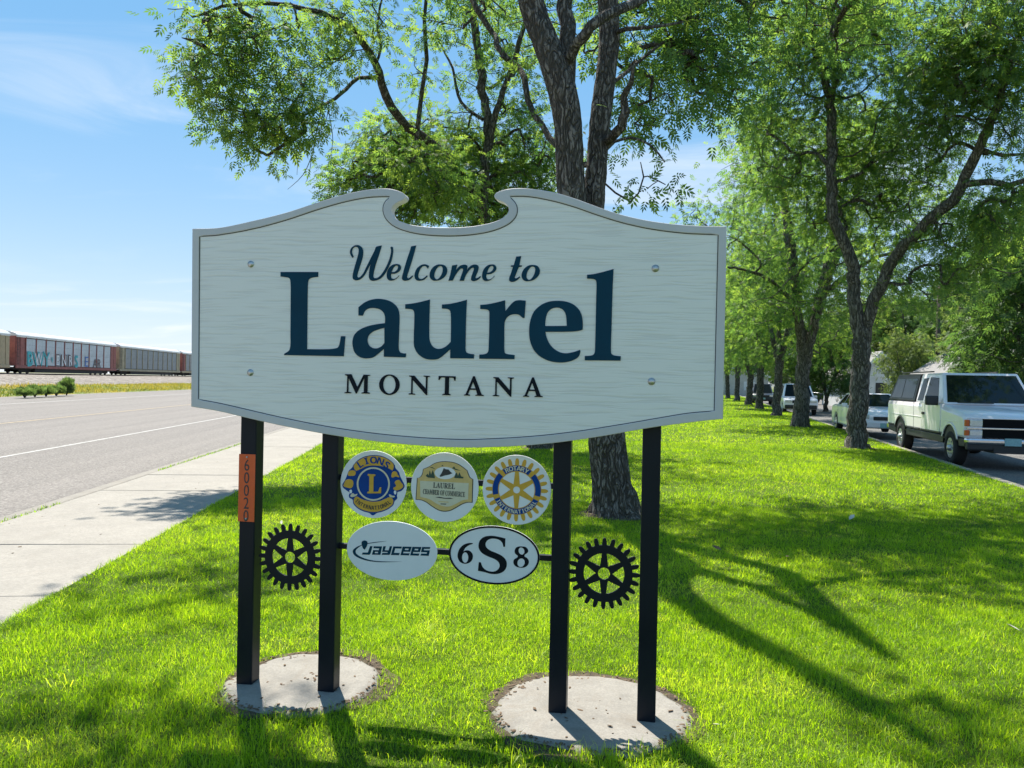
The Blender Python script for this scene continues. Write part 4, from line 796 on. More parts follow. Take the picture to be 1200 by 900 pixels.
# ------------------------------------------------------------------ vehicles
def car_paint(name, c, dirt=.18, rough=.28):
    t = NT(name); n = t.noise(2.4, 7, .7); sep = t.N.new('ShaderNodeSeparateXYZ'); t.L.new(t.co, sep.inputs[0])
    low = t.mr(sep.outputs[2], .35, .95, dirt*2.2, dirt*.3); f = t.math('MULTIPLY', low, t.mr(n, .3, .75, .3, 1))
    t.col(t.mix(f, c, (.20, .175, .14))); t.set(Roughness=rough, Coat_Weight=.5); t.L.new(t.math('ADD', t.math('MULTIPLY', f, .5), rough), t.b.inputs['Roughness']); return t.m
M['white_paint'] = car_paint('white car paint', (.83, .79, .83), .04)
M['cream_paint'] = car_paint('off white car paint', (.78, .755, .80), .04)
M['dark_paint'] = car_paint('dark blue car paint', (.018, .025, .038), .1)
M['dark_trim'] = paint('black trim', (.018, .019, .021), .5, 0, .2, 12)
M['shell'] = paint('dark truck cap', (.012, .015, .016), .4, 0, .15, 6, .2)
M['grille_black'] = paint('grille black', (.006, .006, .007), .6, 0, .2, 9, .1); M['chrome'] = paint('chrome', (.62, .63, .65), .16, 1, .08, 12)
M['tyre'] = paint('tyre rubber', (.017, .0165, .016), .85, 0, .3, 20)
M['rim'] = paint('pale alloy', (.48, .49, .5), .35, .75, .12, 10)
M['amber'] = paint('amber lens', (.60, .10, .012), .2, 0, .1, 20)
M['red_lens'] = paint('red lens', (.4, .02, .015), .2, 0, .1, 20)
M['lamp'] = paint('headlight lens', (.62, .64, .64), .1, .35, .15, 40)
M['plate_green'] = paint('number plate', (.24, .42, .44), .45, 0, .15, 30)
def glass_mat():
    t = NT('tinted car glass'); t.col((.008, .012, .012)); t.set(Roughness=.04, IOR=1.5); t.b.inputs['Specular IOR Level'].default_value = .08; n = t.noise(1.5, 3); t.L.new(t.mr(n, .3, .7, .02, .07), t.b.inputs['Roughness']); return t.m
M['glass'] = glass_mat(); M['windscreen'] = M['glass'].copy(); M['windscreen'].node_tree.nodes['Principled BSDF'].inputs['Specular IOR Level'].default_value = .45
def lathe_y(prof, seg=28):                           # (radius, y) profile round the y axis
    V, F = [], []; n = len(prof)
    for i in range(seg):
        a = 2*math.pi*i/seg
        for r, y in prof: V.append((r*math.cos(a), y, r*math.sin(a)))
    for i in range(seg):
        for j in range(n-1): a = i*n+j; b = ((i+1) % seg)*n+j; F.append((a, a+1, b+1, b))
    return V, F
def make_wheel(r, w, rim_r, holes=6):
    V, F = lathe_y([(rim_r*.98, -w*.42), (rim_r*1.02, -w*.5), (r*.9, -w*.5), (r*.975, -w*.42), (r, -w*.3), (r, w*.3), (r*.975, w*.42), (r*.9, w*.5), (rim_r*.9, w*.5)])
    ty = mesh('wheel', V, F, True)
    L = [ell(0, 0, rim_r, rim_r, 36)]+[ell(rim_r*.66*math.cos(2*math.pi*k/holes), rim_r*.66*math.sin(2*math.pi*k/holes), rim_r*.14, rim_r*.14, 10) for k in range(holes)]
    rm = flat('rim', L, .03, .006); V, F = lathe_y([(.001, -.055), (rim_r*.2, -.055), (rim_r*.3, -.03), (rim_r*.34, 0)], 20)
    return ty, rm, mesh('hub', V, F, True)
def arch(cx, cz, r, z0, n=14):                       # from front (greater x) to rear along the top of the opening
    a0 = math.asin(max(-1, min(1, (z0-cz)/r))); return [(cx+r*math.cos(a0+(math.pi-2*a0)*i/n), cz+r*math.sin(a0+(math.pi-2*a0)*i/n)) for i in range(n+1)]
def slab(name, prof, w, mat, par, bev=.03, yc=0):
    o = link(name, flat(name, [prof], w, bev), mat, par); o.location = (0, yc+w/2, 0); return o
def prism(name, P, Q, mat, par):                      # two matching rings -> closed solid
    n = len(P); V = [tuple(p) for p in P]+[tuple(q) for q in Q]; F = [tuple(range(n))[::-1], tuple(range(n, 2*n))]+[(i, (i+1) % n, n+(i+1) % n, n+i) for i in range(n)]
    bm = bmesh.new(); vs_ = [bm.verts.new(v) for v in V]
    for f in F: bm.faces.new([vs_[i] for i in f])
    return link(name, bm_mesh(name, bm), mat, par)
def frustum(name, base, roof, mat, par, bev=.05):     # base/roof: (x0, x1, half, z)
    V = [(x, s*h, z) for (x0, x1, h, z) in (base, roof) for s in (-1, 1) for x in (x0, x1)]
    bm = bmesh.new(); v = [bm.verts.new(p) for p in V]
    for f in ((0, 1, 3, 2), (4, 5, 7, 6), (0, 1, 5, 4), (2, 3, 7, 6), (0, 2, 6, 4), (1, 3, 7, 5)): bm.faces.new([v[i] for i in f])
    bmesh.ops.recalc_face_normals(bm, faces=bm.faces); bmesh.ops.bevel(bm, geom=list(bm.edges), offset=bev, segments=3, affect='EDGES', profile=.6)
    return link(name, bm_mesh(name, bm, False), mat, par)
def side_pane(name, pts, base, roof, s, mat, par, out=.006, dep=.02):
    f = lambda z: base[2]+(roof[2]-base[2])*(z-base[3])/(roof[3]-base[3])
    return prism(name, [(x, s*(f(z)+out), z) for x, z in pts], [(x, s*(f(z)+out-dep), z) for x, z in pts], mat, par)
def end_pane(name, base, roof, front, ins, t0, t1, mat, par, out=.006):
    i = 1 if front else 0; g = 1 if front else -1; P, Q = [], []
    for t, s in ((t0, -1), (t0, 1), (t1, 1), (t1, -1)):
        x = base[i]+(roof[i]-base[i])*t; h = base[2]+(roof[2]-base[2])*t-ins; z = base[3]+(roof[3]-base[3])*t; P.append((x+g*out*1.2, s*h, z+out)); Q.append((x-g*.02, s*h, z-.01))
    return prism(name, P, Q, mat, par)
def wheels(root, me3, xs, hy, r):
    ty, rm, hb = me3
    for x in xs:
        for s in (-1, 1):
            w = link('wheel', ty, None, root); w.location = (x, s*hy, r); w.rotation_euler = (0, 0, 0 if s < 0 else math.pi)
            q = link('rim', rm, None, w); q.location = (0, -.085, 0); q = link('hub', hb, None, w); q.location = (0, -.118, 0)
def wheel_set(r, w, rr, holes=6):
    m3 = make_wheel(r, w, rr, holes); m3[0].materials.append(M['tyre']); m3[1].materials.append(M['rim']); m3[2].materials.append(M['rim']); return m3
SDV = Vector((-SS, -1, 0)).normalized(); 
def heading(slope=SS): return math.atan2(-1, -slope)
def park(root, anchor, local, slope):                 # put the local ground point on the world point anchor
    rz = heading(slope); c, s = math.cos(rz), math.sin(rz); root.rotation_euler = (0, 0, rz)
    root.location = (anchor.x-(local[0]*c-local[1]*s), anchor.y-(local[0]*s+local[1]*c), anchor.z)
def pickup():
    r = empty('pickup_truck', label='white extended cab pickup with a dark cap over its bed parked along the kerb', cat='pickup truck')
    WB, WR, hw_ = 3.85, .385, .97
    fa, ra = (0, .40, .50), (-WB, .40, .50)
    low = [(.86, .46)]+arch(*fa, .46)+[(-.75, .46), (-WB+.75, .46)]+arch(*ra, .46)+[(-5.05, .50), (-5.08, .64), (.88, .64)]
    up = [(.885, .648)]+[(q[0], q[1]) for q in arch(0, .40, .50, .648)]+[(-WB+.6, .648)]+arch(-WB, .40, .50, .648)+[(-5.1, .648), (-5.13, .8), (-5.12, 1.2), (-5.09, 1.235), (-.62, 1.235), (-.45, 1.215), (.1, 1.19), (.62, 1.15), (.80, 1.115), (.865, 1.06), (.885, .95)]
    slab('lower_body', low, hw_*2-.04, M['dark_trim'], r, .02); slab('body', up, hw_*2, M['white_paint'], r, .06)
    for s in (-1, 1):                                 # fender lips
        for cx in (0, -WB):
            A = arch(cx, .40, .545, .60, 16); B = arch(cx, .40, .495, .60, 16)[::-1]; o = link('wheel_arch', flat('wheel_arch', [A+B], .03, .008), M['white_paint'] if cx == 0 else M['dark_trim'], r); o.location = (0, s*hw_+(.015 if s > 0 else .015), 0)
    bm = bmesh.new()
    for cx in (0, -WB): add_box(bm, (cx, 0, .62), (1.06, 1.5, .5))
    add_box(bm, (-2, 0, .42), (6, .9, .12)); link('underbody', bm_mesh('underbody', bm), M['dark_trim'], r, kind='stuff')
    base, roof = (-2.62, -.50, .94, 1.225), (-2.60, -1.12, .79, 1.875)
    frustum('cab', base, roof, M['white_paint'], r, .045)
    for s in (-1, 1):
        side_pane('window', [(-1.93, 1.27), (-.92, 1.27), (-.985, 1.36), (-1.26, 1.77), (-1.86, 1.79)], base, roof, s, M['glass'], r)
        side_pane('window', [(-2.5, 1.27), (-2.06, 1.27), (-2.0, 1.78), (-2.36, 1.76)], base, roof, s, M['glass'], r)
        d = slab('door', [(-.66, .67), (-.60, 1.0), (-.62, 1.225), (-1.96, 1.225), (-2.0, .67)], .016, M['white_paint'], r, .005, s*(hw_+.002))
        slab('moulding', [(-.62, .66), (-.62, .70), (-2.02, .70), (-2.02, .66)], .02, M['dark_trim'], d, .004, s*.01)
        o = box('handle', (-1.83, s*.018+s*hw_*0, 1.08), (.15, .025, .06), M['dark_trim'], d, .008); o.location.y = s*(.014)+0
        m_ = box('mirror', (-.83, s*(hw_+.13), 1.30), (.13, .27, .18), M['dark_trim'], r, .03)
        for a, b in (((-2.14, .66), (-WB+.62, .70)), ((-WB-.62, .66), (-5.0, .70)), ((-.5, .66), (-.6, .7))): slab('moulding', [(a[0], a[1]), (a[0], b[1]), (b[0], b[1]), (b[0], a[1])], .02, M['dark_trim'], r, .004, s*(hw_+.004))
        slab('panel_gap', [(-2.645, .66), (-2.645, 1.235), (-2.66, 1.235), (-2.66, .66)], .004, M['dark_trim'], r, 0, s*(hw_+.001))
    end_pane('windshield', base, roof, True, .075, .06, .92, M['windscreen'], r); end_pane('rear_window', base, roof, False, .2, .2, .85, M['glass'], r)
    box('wiper', (-.47, -.3, 1.262), (.04, .75, .02), M['dark_trim'], r, .004, Matrix.Rotation(.06, 3, 'Z'))
    cb, cr = (-5.12, -2.67, .95, 1.24), (-4.72, -2.68, .80, 1.87)
    frustum('bed_cap', cb, cr, M['shell'], r, .04)
    for s in (-1, 1):
        side_pane('cap_window', [(-4.85, 1.31), (-3.9, 1.31), (-3.9, 1.76), (-4.62, 1.76)], cb, cr, s, M['glass'], r); side_pane('cap_window', [(-3.84, 1.31), (-2.82, 1.31), (-2.82, 1.76), (-3.84, 1.76)], cb, cr, s, M['glass'], r)
        box('roof_rail', (-3.4, s*.70, 1.915), (2.7, .035, .03), M['dark_trim'], r, .008)
    end_pane('cap_rear_window', cb, cr, False, .1, .15, .85, M['glass'], r)
    # nose
    g = slab('grille', [(-.63, .665), (.63, .665), (.63, 1.065), (-.63, 1.065)], .02, M['grille_black'], r, .004); g.rotation_euler = (0, 0, math.pi/2); g.location = (.882, 0, 0)
    box('grille_bar', (.905, 0, .865), (.03, 1.86, .035), M['chrome'], r, .006)
    for z in (1.068,): box('grille_trim', (.902, 0, z), (.02, 1.86, .014), M['chrome'], r, .004)
    for k in (1, 2, 3, 5, 6, 7): box('grille_slat', (.899, 0, .672+k*.047), (.012, 1.2, .006), M['grille_black'], r)
    for s in (-1, 1):
        box('headlight', (.895, s*.752, .972), (.03, .24, .13), M['lamp'], r, .008); box('signal_lamp', (.893, s*.752, .765), (.03, .24, .10), M['lamp'], r, .008)
        box('side_marker', (.87, s*.92, .972), (.075, .085, .135), M['amber'], r, .012); box('side_marker', (.87, s*.92, .765), (.075, .085, .115), M['amber'], r, .012)
        box('tail_lamp', (-5.135, s*.86, .98), (.03, .16, .36), M['red_lens'], r, .008)
    for s in (-1, 1): box('hood_crease', (.15, s*.62, 1.155), (1.3, .012, .012), M['white_paint'], r, .004, Matrix.Rotation(.055, 3, 'Y')); box('body_crease', (-2.1, s*(hw_+.001), .98), (5.2, .012, .02), M['white_paint'], r, .004)
    box('front_bumper', (.93, 0, .60), (.18, 1.94, .12), M['chrome'], r, .04); box('bumper_valance', (.91, 0, .48), (.15, 1.88, .14), M['dark_trim'], r, .03)
    box('number_plate', (1.026, -.10, .60), (.008, .31, .155), M['plate_green'], r, .002)
    box('rear_bumper', (-5.2, 0, .62), (.18, 1.9, .16), M['chrome'], r, .03); box('hood_seam', (.2, 0, 1.0), (.004, .01, .01), M['dark_trim'], r)
    def lift(o):                                       # the tall four-wheel-drive cab: belt and roof higher
        if o.type == 'MESH':
            for v in o.data.vertices:
                z = v.co.z
                if z > 1.235: v.co.z = 1.343+(z-1.235)*1.11
                elif z > 1.115: v.co.z = 1.115+(z-1.115)*1.9
        for c in o.children: lift(c)
    lift(r); wheels(r, wheel_set(WR, .25, .225, 6), (0, -WB), hw_-.13, WR)
    return r
pk = pickup(); pk.location.z = 0
def car(name, label, cat, prof, arches, width, base, roof, panes, paintm, WR, rim, zb, front_x, lamp_z, grille, extra=None):
    r = empty(name, label=label, cat=cat)
    P = [(arches[0][0]+arches[0][2]+.02, zb)]
    P = []
    for a in arches: P += arch(*a, zb)
    slab('body', prof+P, width, paintm, r, .06)
    bm = bmesh.new()
    for a in arches: add_box(bm, (a[0], 0, zb+.2), (a[2]*2.1, width-.45, .42))
    link('underbody', bm_mesh('underbody', bm), M['dark_trim'], r, kind='stuff')
    frustum('cabin', base, roof, paintm, r, .07)
    for s in (-1, 1):
        for pts in panes: side_pane('window', pts, base, roof, s, M['glass'], r)
        box('mirror', (base[1]-.35, s*(width/2+.07), base[3]+.05), (.1, .18, .13), paintm, r, .03)
        o = box('headlight', (front_x-.05, s*(width/2-.25), lamp_z), (.12, .36, .14), M['lamp'], r, .03); box('tail_lamp', (prof_min(prof)+.01, s*(width/2-.15), lamp_z+.12), (.05, .2, .25), M['red_lens'], r, .02)
        for x in grille[3]: slab('door_gap', [(x, zb+.12), (x+.01, zb+.12), (x+.012, base[3]), (x+.002, base[3])], .004, M['dark_trim'], r, 0, s*(width/2+.001))
        for x in grille[4]: box('door_handle', (x, s*(width/2+.008), base[3]-.14), (.14, .03, .03), paintm, r, .008)
    end_pane('windshield', base, roof, True, .1, .05, .93, M['glass'], r); end_pane('rear_window', base, roof, False, .12, .1, .9, M['glass'], r)
    box('grille', (front_x-.01, 0, grille[0]), (.05, grille[1], grille[2]), M['dark_trim'], r, .015); box('number_plate', (front_x+.035, 0, grille[0]-.22), (.012, .31, .15), M['plate_green'], r, .002)
    box('front_bumper', (front_x-.03, 0, zb+.14), (.14, width-.12, .22), grille[5], r, .05)
    wheels(r, wheel_set(WR, .2, rim, 5), (arches[0][0], arches[1][0]), width/2-.11, WR)
    return r
def prof_min(p): return min(q[0] for q in p)
def sedan(label):
    return car('sedan', label, 'sedan', [(-3.55, .28), (-3.68, .42), (-3.70, .75), (-3.62, .93), (-3.3, .98), (-2.9, .99), (-.4, .97), (.2, .90), (.7, .82), (.9, .72), (.95, .55), (.90, .30)], [(0, .31, .37), (-2.72, .31, .37)], 1.8,
        (-3.05, -.25, .84, .96), (-2.35, -1.05, .60, 1.42), [[(-1.62, 1.0), (-.62, 1.0), (-1.12, 1.33), (-1.60, 1.37)], [(-2.62, 1.0), (-1.70, 1.0), (-1.70, 1.37), (-2.2, 1.34)]], M['cream_paint'], .31, .2, .28, .95, .68, (.62, .7, .12, (-.55, -1.66, -2.35), (-1.5, -2.3), M['cream_paint']))
def suv(name, label, cat, pm, tall=1.8, grille_mat=None):
    return car(name, label, cat, [(-3.75, .38), (-3.82, .6), (-3.8, 1.05), (-.45, 1.07), (.3, 1.02), (.75, .96), (.86, .85), (.9, .6), (.86, .38)], [(0, .37, .43), (-2.85, .37, .43)], 1.88,
        (-3.75, -.35, .90, 1.05), (-3.5, -1.1, .72, tall), [[(-1.75, 1.12), (-.75, 1.12), (-1.2, tall-.14), (-1.7, tall-.12)], [(-2.65, 1.12), (-1.85, 1.12), (-1.85, tall-.12), (-2.65, tall-.12)], [(-3.45, 1.12), (-2.75, 1.12), (-2.75, tall-.12), (-3.38, tall-.14)]], pm, .37, .24, .36, .9, .82, (.80, .95, .17, (-.6, -1.8, -2.7), (-1.6, -2.5), M['dark_trim']))
SZ = -.153
a = G(1116, 545, SZ); park(pk, a, (0, -.9, 0), .215)
sd_ = sedan('off white sedan parked behind the pickup and partly hidden by the forked tree'); a = at(981, 500, 28.6); a.z = SZ+.06; park(sd_, a, (-2.72, -.85, 0), .245)
vn = suv('sport_utility', 'white sport utility car with black grille parked behind the tree row', 'suv', M['white_paint'], 1.85); a = G(919, 483, SZ); a = at(919, 484, 45); a.z = SZ; park(vn, a, (.8, -.9, 0), .25)
dk = suv('sport_utility', 'dark blue sport utility car farthest down the street between pale trunks', 'suv', M['dark_paint'], 1.9); a = at(882, 474, 68); a.z = SZ; park(dk, a, (.8, -.9, 0), .25)
d3 = suv('sport_utility', 'small dark parked car across the street by the driveway', 'suv', M['dark_paint'], 1.7); a = at(962, 462, 74); a.z = -.02; d3.location = a; d3.rotation_euler = (0, 0, heading()+.9)

# ------------------------------------------------------------------ houses across the street, utility pole
M['siding'] = (lambda t: (t.col(t.ramp(t.noise(1.2, 5, .6), [(.3, (.62, .62, .6)), (.7, (.78, .78, .76))])), t.set(Roughness=.7), t.m)[-1])(NT('white siding'))
M['shingle'] = (lambda t: (t.col(t.ramp(t.noise(5, 6, .7, t.sc(1, 1, 4)), [(.3, (.16, .155, .15)), (.7, (.30, .29, .28))])), t.set(Roughness=.9), t.bump(t.noise(9, 4), .6, .03), t.m)[-1])(NT('grey shingles'))
M['stucco'] = paint('pale stucco', (.50, .47, .42), .85, 0, .12, 2)
M['pane'] = paint('house window', (.03, .04, .045), .1, 0, .3, 2)
M['wood_pole'] = paint('creosoted pole', (.06, .045, .033), .9, 0, .35, 6)
def house(name, loc, rz, w, dp, eave, apex, label, cat='house', wallm='siding', boards=True, wins=()):
    r = empty(name, loc, rz, label=label, cat=cat); h2 = w/2
    wall = link('wall', mesh('wall', [(-h2, 0, -.3), (h2, 0, -.3), (h2, 0, eave), (0, 0, apex), (-h2, 0, eave), (-h2, dp, -.3), (h2, dp, -.3), (h2, dp, eave), (0, dp, apex), (-h2, dp, eave)], [(0, 1, 2, 3, 4), (9, 8, 7, 6, 5), (1, 6, 7, 2), (5, 0, 4, 9)]), M[wallm], r)
    if boards:
        n = int((apex)/.2)
        for k in range(n):                             # lap siding on the gable that faces the street
            z = .1+k*.2; hwid = h2 if z < eave else h2*(apex-z)/(apex-eave)
            if hwid > .15: box('siding_board', (0, -.012, z), (hwid*2-.02, .02, .185), M[wallm], wall)
    ov = .35; sl = (apex-eave)/h2
    for s in (-1, 1):
        x1 = s*(h2+ov); z1 = eave-ov*sl; V = [(0, -ov, apex+.02), (x1, -ov, z1+.02), (x1, dp+ov, z1+.02), (0, dp+ov, apex+.02)]; V += [(x, y, z+.14) for x, y, z in V]
        hull('roof', V, [(0, 1, 2, 3), (7, 6, 5, 4), (0, 4, 5, 1), (1, 5, 6, 2), (2, 6, 7, 3), (3, 7, 4, 0)], M['shingle'], r)
        V = [(0, -ov-.03, apex-.12), (x1, -ov-.03, z1-.12), (x1, -ov-.03, z1+.17), (0, -ov-.03, apex+.17)]; V += [(x, y+.028, z) for x, y, z in V]; hull('bargeboard', V, [(0, 1, 2, 3), (7, 6, 5, 4), (0, 4, 5, 1), (1, 5, 6, 2), (2, 6, 7, 3), (3, 7, 4, 0)], M['siding'], r)
    for (x, z, ww, hh_) in wins:
        f = box('window', (x, -.03, z), (ww+.18, .06, hh_+.18), M['siding'], r, .01); box('pane', (0, -.032, 0), (ww, .01, hh_), M['pane'], f).location = (0, -.032, 0); box('sash', (0, -.04, 0), (ww, .015, .05), M['siding'], f)
    return r
p = at(1031, 455, 64); hs_ = house('house', (p.x, p.y, -.02), -.1, 4.0, 9, 2.5, 4.5, 'white gabled house with grey roof seen past the pickup roof', wins=((-1.0, 1.5, .8, 1.2), (1.1, 1.5, .8, 1.2), (0, 3.0, .7, .9)))
box('door', (.1, -.03, 1.0), (.9, .05, 2.0), M['dark_trim'], hs_, .01)
p = at(1205, 455, 48); house('garage', (p.x+1.2, p.y, -.02), .35, 6, 7, 2.6, 4.1, 'white garage with grey roof at the right edge behind the pickup', 'garage', wins=((-1.2, 1.4, .8, .9),))
p = at(842, 455, 128); o = house('low_building', (p.x, p.y, -.3), -.1, 16, 10, 3.4, 5.2, 'long pale low building closing the far end of the park', 'building', 'stucco', False, wins=((-5, 1.8, 1.6, 1.3), (0, 1.8, 1.6, 1.3), (5, 1.8, 1.6, 1.3)))
p = at(1070, 455, 95); house('house', (p.x, p.y, -.02), .5, 9, 9, 2.8, 5.4, 'pale house far back between the yard trees', 'house', 'stucco', False, wins=((-2, 1.6, 1.2, 1.2), (2, 1.6, 1.2, 1.2)))
V = [(*street_pt(11.18, 57), -.012), (*street_pt(30, 57), -.012), (*street_pt(30, 64), -.012), (*street_pt(11.18, 64), -.012)]
link('driveway', mesh('driveway', V, [(0, 1, 2, 3)]), M['walk'], kind='structure')
p = at(1098, 455, 55); up_ = empty('utility_pole', (p.x, p.y, -.02), .2, label='dark wooden utility pole standing among the yard trees behind the pickup', cat='utility pole')
bm = bmesh.new(); add_cyl(bm, (0, 0, -.3), (0, 0, 9), .17, .12, 14); link('pole', bm_mesh('pole', bm, True), M['wood_pole'], up_)
box('crossarm', (0, -.16, 8.3), (2.4, .1, .12), M['wood_pole'], up_)
for x in (-1.1, -.5, .5, 1.1): bm = bmesh.new(); add_cyl(bm, (x, -.16, 8.36), (x, -.16, 8.5), .035, .05, 10); link('insulator', bm_mesh('insulator', bm), M['dark_trim'], up_)

# ------------------------------------------------------------------ freight train on the embankment
def metal_panel(name, c, var=.2):
    t = NT(name); n = t.noise(.8, 6, .7); s = t.noise(1.2, 4, .6, t.sc(1, 1, .15)); sep = t.N.new('ShaderNodeSeparateXYZ'); t.L.new(t.co, sep.inputs[0])
    d = t.vor(14); c0 = t.ramp(n, [(.3, tuple(x*(1-var) for x in c)), (.7, tuple(x*(1+var) for x in c))])
    c0 = t.mix(t.mr(d.outputs['Distance'], .1, .3, .35, 0), c0, (.05, .055, .06)); c0 = t.mix(t.mr(s, .52, .72, 0, .45), c0, (.16, .11, .08)); t.col(c0); t.set(Roughness=.5, Metallic=.25); return t.m
M['silver_panel'] = metal_panel('galvanised perforated panel', (.47, .51, .55)); M['grey_panel'] = metal_panel('weathered grey panel', (.23, .25, .27)); M['blue_panel'] = metal_panel('blue grey panel', (.12, .18, .25))
M['red_steel'] = paint('oxide red steel', (.29, .10, .085), .7, 0, .3, 2); M['tan_steel'] = paint('dusty tan steel', (.40, .31, .19), .65, 0, .2, 2); M['yellow_steel'] = paint('ochre steel', (.34, .29, .19), .65, 0, .25, 1.5)
M['roof_steel'] = paint('pale roof steel', (.60, .60, .60), .45, .3, .1, 1); M['under'] = paint('underframe dark', (.03, .027, .025), .8, 0, .3, 3)
M['cyan_spray'] = paint('turquoise spray paint', (.03, .38, .42), .5, 0, .2, 2); M['white_spray'] = paint('white spray paint', (.68, .70, .72), .5, 0, .1, 2); M['blue_spray'] = paint('blue spray paint', (.03, .12, .40), .5, 0, .2, 2); M['brown_spray'] = paint('dark spray paint', (.09, .06, .07), .5, 0, .3, 2)
RAIL = 1.32
tr = empty('railway_track', (0, 0, 0), HA, kind='structure')
for s in (-.72, .72): box('rail', (TRK+s, 320, RAIL-.08), (.07, 800, .16), M['under'], tr, kind='structure')
box('sleeper_bed', (TRK, 320, RAIL-.18), (2.6, 800, .06), M['under'], tr, kind='structure')
CARL = 30.6; NB = 10
def truck_me():
    bm = bmesh.new()
    for s in (-.75, .75): add_box(bm, (0, s*1.1, .5), (3.0, .16, .62), None, .05)
    add_box(bm, (0, 0, .6), (.5, 2.0, .3)); return bm_mesh('bogie', bm)
def wheel_rw():
    V, F = lathe_y([(.001, -.08), (.3, -.07), (.42, -.05), (.46, -.06), (.47, .04), (.5, .07), (.001, .08)], 18); return mesh('wheel', V, F, True)
BOG, RWH = truck_me(), wheel_rw(); BOG.materials.append(M['under']); RWH.materials.append(M['under'])
PANEL_ME = {}
def panel_me(mat):                                     # one bay: four pressed rows
    if mat in PANEL_ME: return PANEL_ME[mat]
    bm = bmesh.new(); w = (CARL-4.6)/NB-.2
    for k in range(4): add_box(bm, (0, 0, .42+k*.86), (w, .05, .80), None, .015)
    for k in range(3): add_box(bm, (0, -.01, .85+k*.86), (w, .05, .05))
    me = bm_mesh('side_panel', bm); me.materials.append(M[mat]); PANEL_ME[mat] = me; return me
def autorack(y0, frame, panel, endm, label, roofm='roof_steel'):
    r = empty('autorack_car', H(TRK, y0, RAIL), HA+math.pi/2, label=label, cat='freight car', group='freight cars of the standing train')   # local x along the track, -y towards... see faces below
    L = CARL; hw_ = 1.52; z0, z1 = .95, 4.75
    box('body_core', (L/2, 0, (z0+z1)/2), (L-.5, hw_*2-.24, z1-z0), M['under'], r)
    sgn_ = -1
    box('side_sill', (L/2, sgn_*(hw_-.06), .84), (L-.1, .16, .38), M[frame], r, .02); box('top_rail', (L/2, sgn_*(hw_-.06), z1-.04), (L-.3, .16, .26), M[roofm], r, .02)
    bw = (L-4.6)/NB
    for i in range(NB+1): box('side_post', (2.3+i*bw, sgn_*(hw_-.04), (z0+z1)/2+.05), (.15, .14, z1-z0-.25), M[frame], r)
    for i in range(NB):
        o = bpy.data.objects.new('side_panel', panel_me(panel)); COL.objects.link(o); o.parent = r; o.location = (2.3+(i+.5)*bw, sgn_*(hw_-.075), 1.08)
    for x0, x1 in ((.15, 1.0), (1.12, 2.1)):
        for xa, xb in ((x0, x1), (L-x1, L-x0)): box('end_door', ((xa+xb)/2, sgn_*(hw_-.1), (z0+z1)/2+.02), (xb-xa, .12, z1-z0), M[endm], r, .05)
    for x in (.12, L-.12): box('end_wall', (x, 0, (z0+z1)/2), (.16, hw_*2-.3, z1-z0-.05), M[endm], r, .03)
    P = [(-hw_, z1-.02), (-hw_, z1+.12), (-hw_*.86, z1+.36), (-hw_*.45, z1+.55), (0, z1+.6), (hw_*.45, z1+.55), (hw_*.86, z1+.36), (hw_, z1+.12), (hw_, z1-.02)]; V, F = [], []
    n = len(P); K = 40
    for k in range(K+1):
        rib = 1 if k % 2 else .985
        for (y, z) in P: V.append((.05+(L-.1)*k/K, y, z1+(z-z1)*rib))
    for k in range(K):
        for j in range(n-1): a = k*n+j; F.append((a, a+1, a+n+1, a+n))
    F += [tuple(range(n)), tuple(range(K*n, K*n+n))]; link('roof', mesh('roof', V, F), M[roofm], r)
    for x in (5.0-1.6, L-3.4):
        b_ = bpy.data.objects.new('bogie', BOG); COL.objects.link(b_); b_.parent = r; b_.location = (x, 0, 0)
        for wx in (-.85, .85):
            for s in (-.75, .75): w_ = bpy.data.objects.new('wheel', RWH); COL.objects.link(w_); w_.parent = b_; w_.location = (wx, s, .47)
    box('well', (L/2, 0, .52), (L-10, 2.7, .8), M['under'], r)
    box('draft_sill', (L/2, 0, .62), (L-.2, 2.2, .3), M['under'], r)
    for x in (-.35, L+.35): box('coupler', (x, 0, .85), (.8, .22, .25), M['under'], r)
    bm = bmesh.new()
    for k in range(8): add_box(bm, (.42, sgn_*(hw_+.03), 1.2+k*.45), (.45, .03, .03))
    for x in (.2, .64): add_box(bm, (x, sgn_*(hw_+.03), 2.8), (.03, .03, 3.6))
    link('ladder', bm_mesh('ladder', bm), M['under'], r, kind='stuff')
    return r
PIT = CARL+1.3; Y0 = 102.3
specs = [('tan_steel', 'blue_panel', 'tan_steel', 'blue grey freight car with tan end doors at the left edge'), ('red_steel', 'silver_panel', 'red_steel', 'red and silver freight car with turquoise graffiti along its side'),
         ('yellow_steel', 'grey_panel', 'yellow_steel', 'ochre framed grey freight car right behind the red one'), ('tan_steel', 'grey_panel', 'red_steel', 'grey freight car partly hidden behind the left edge of the sign'), ('yellow_steel', 'grey_panel', 'yellow_steel', 'farthest freight car hidden behind the welcome sign')]
cars = [autorack(Y0+(i-1)*PIT, *s) for i, s in enumerate(specs)]
g_ = cars[1]; gy = -1.52-.03
def spray(txt, x, z, size, mat, lay=0, sx=1.0, shear=0):
    me, b = glyph(txt, size, .01); o = link('graffiti', me, M[mat], g_); o.location = (x, gy-.012*lay, z); o.scale = (sx, 1, 1); o.rotation_euler = (0, shear, 0)
for i, (ch, x) in enumerate(zip("BWY'", (3.3, 5.5, 7.6, 9.1))): spray(ch, x, 1.9, 2.9, 'cyan_spray', 0, 1.0, -.06); spray(ch, x-.06, 1.95, 2.1, 'white_spray' if i == 1 else 'cyan_spray', 1, .9)
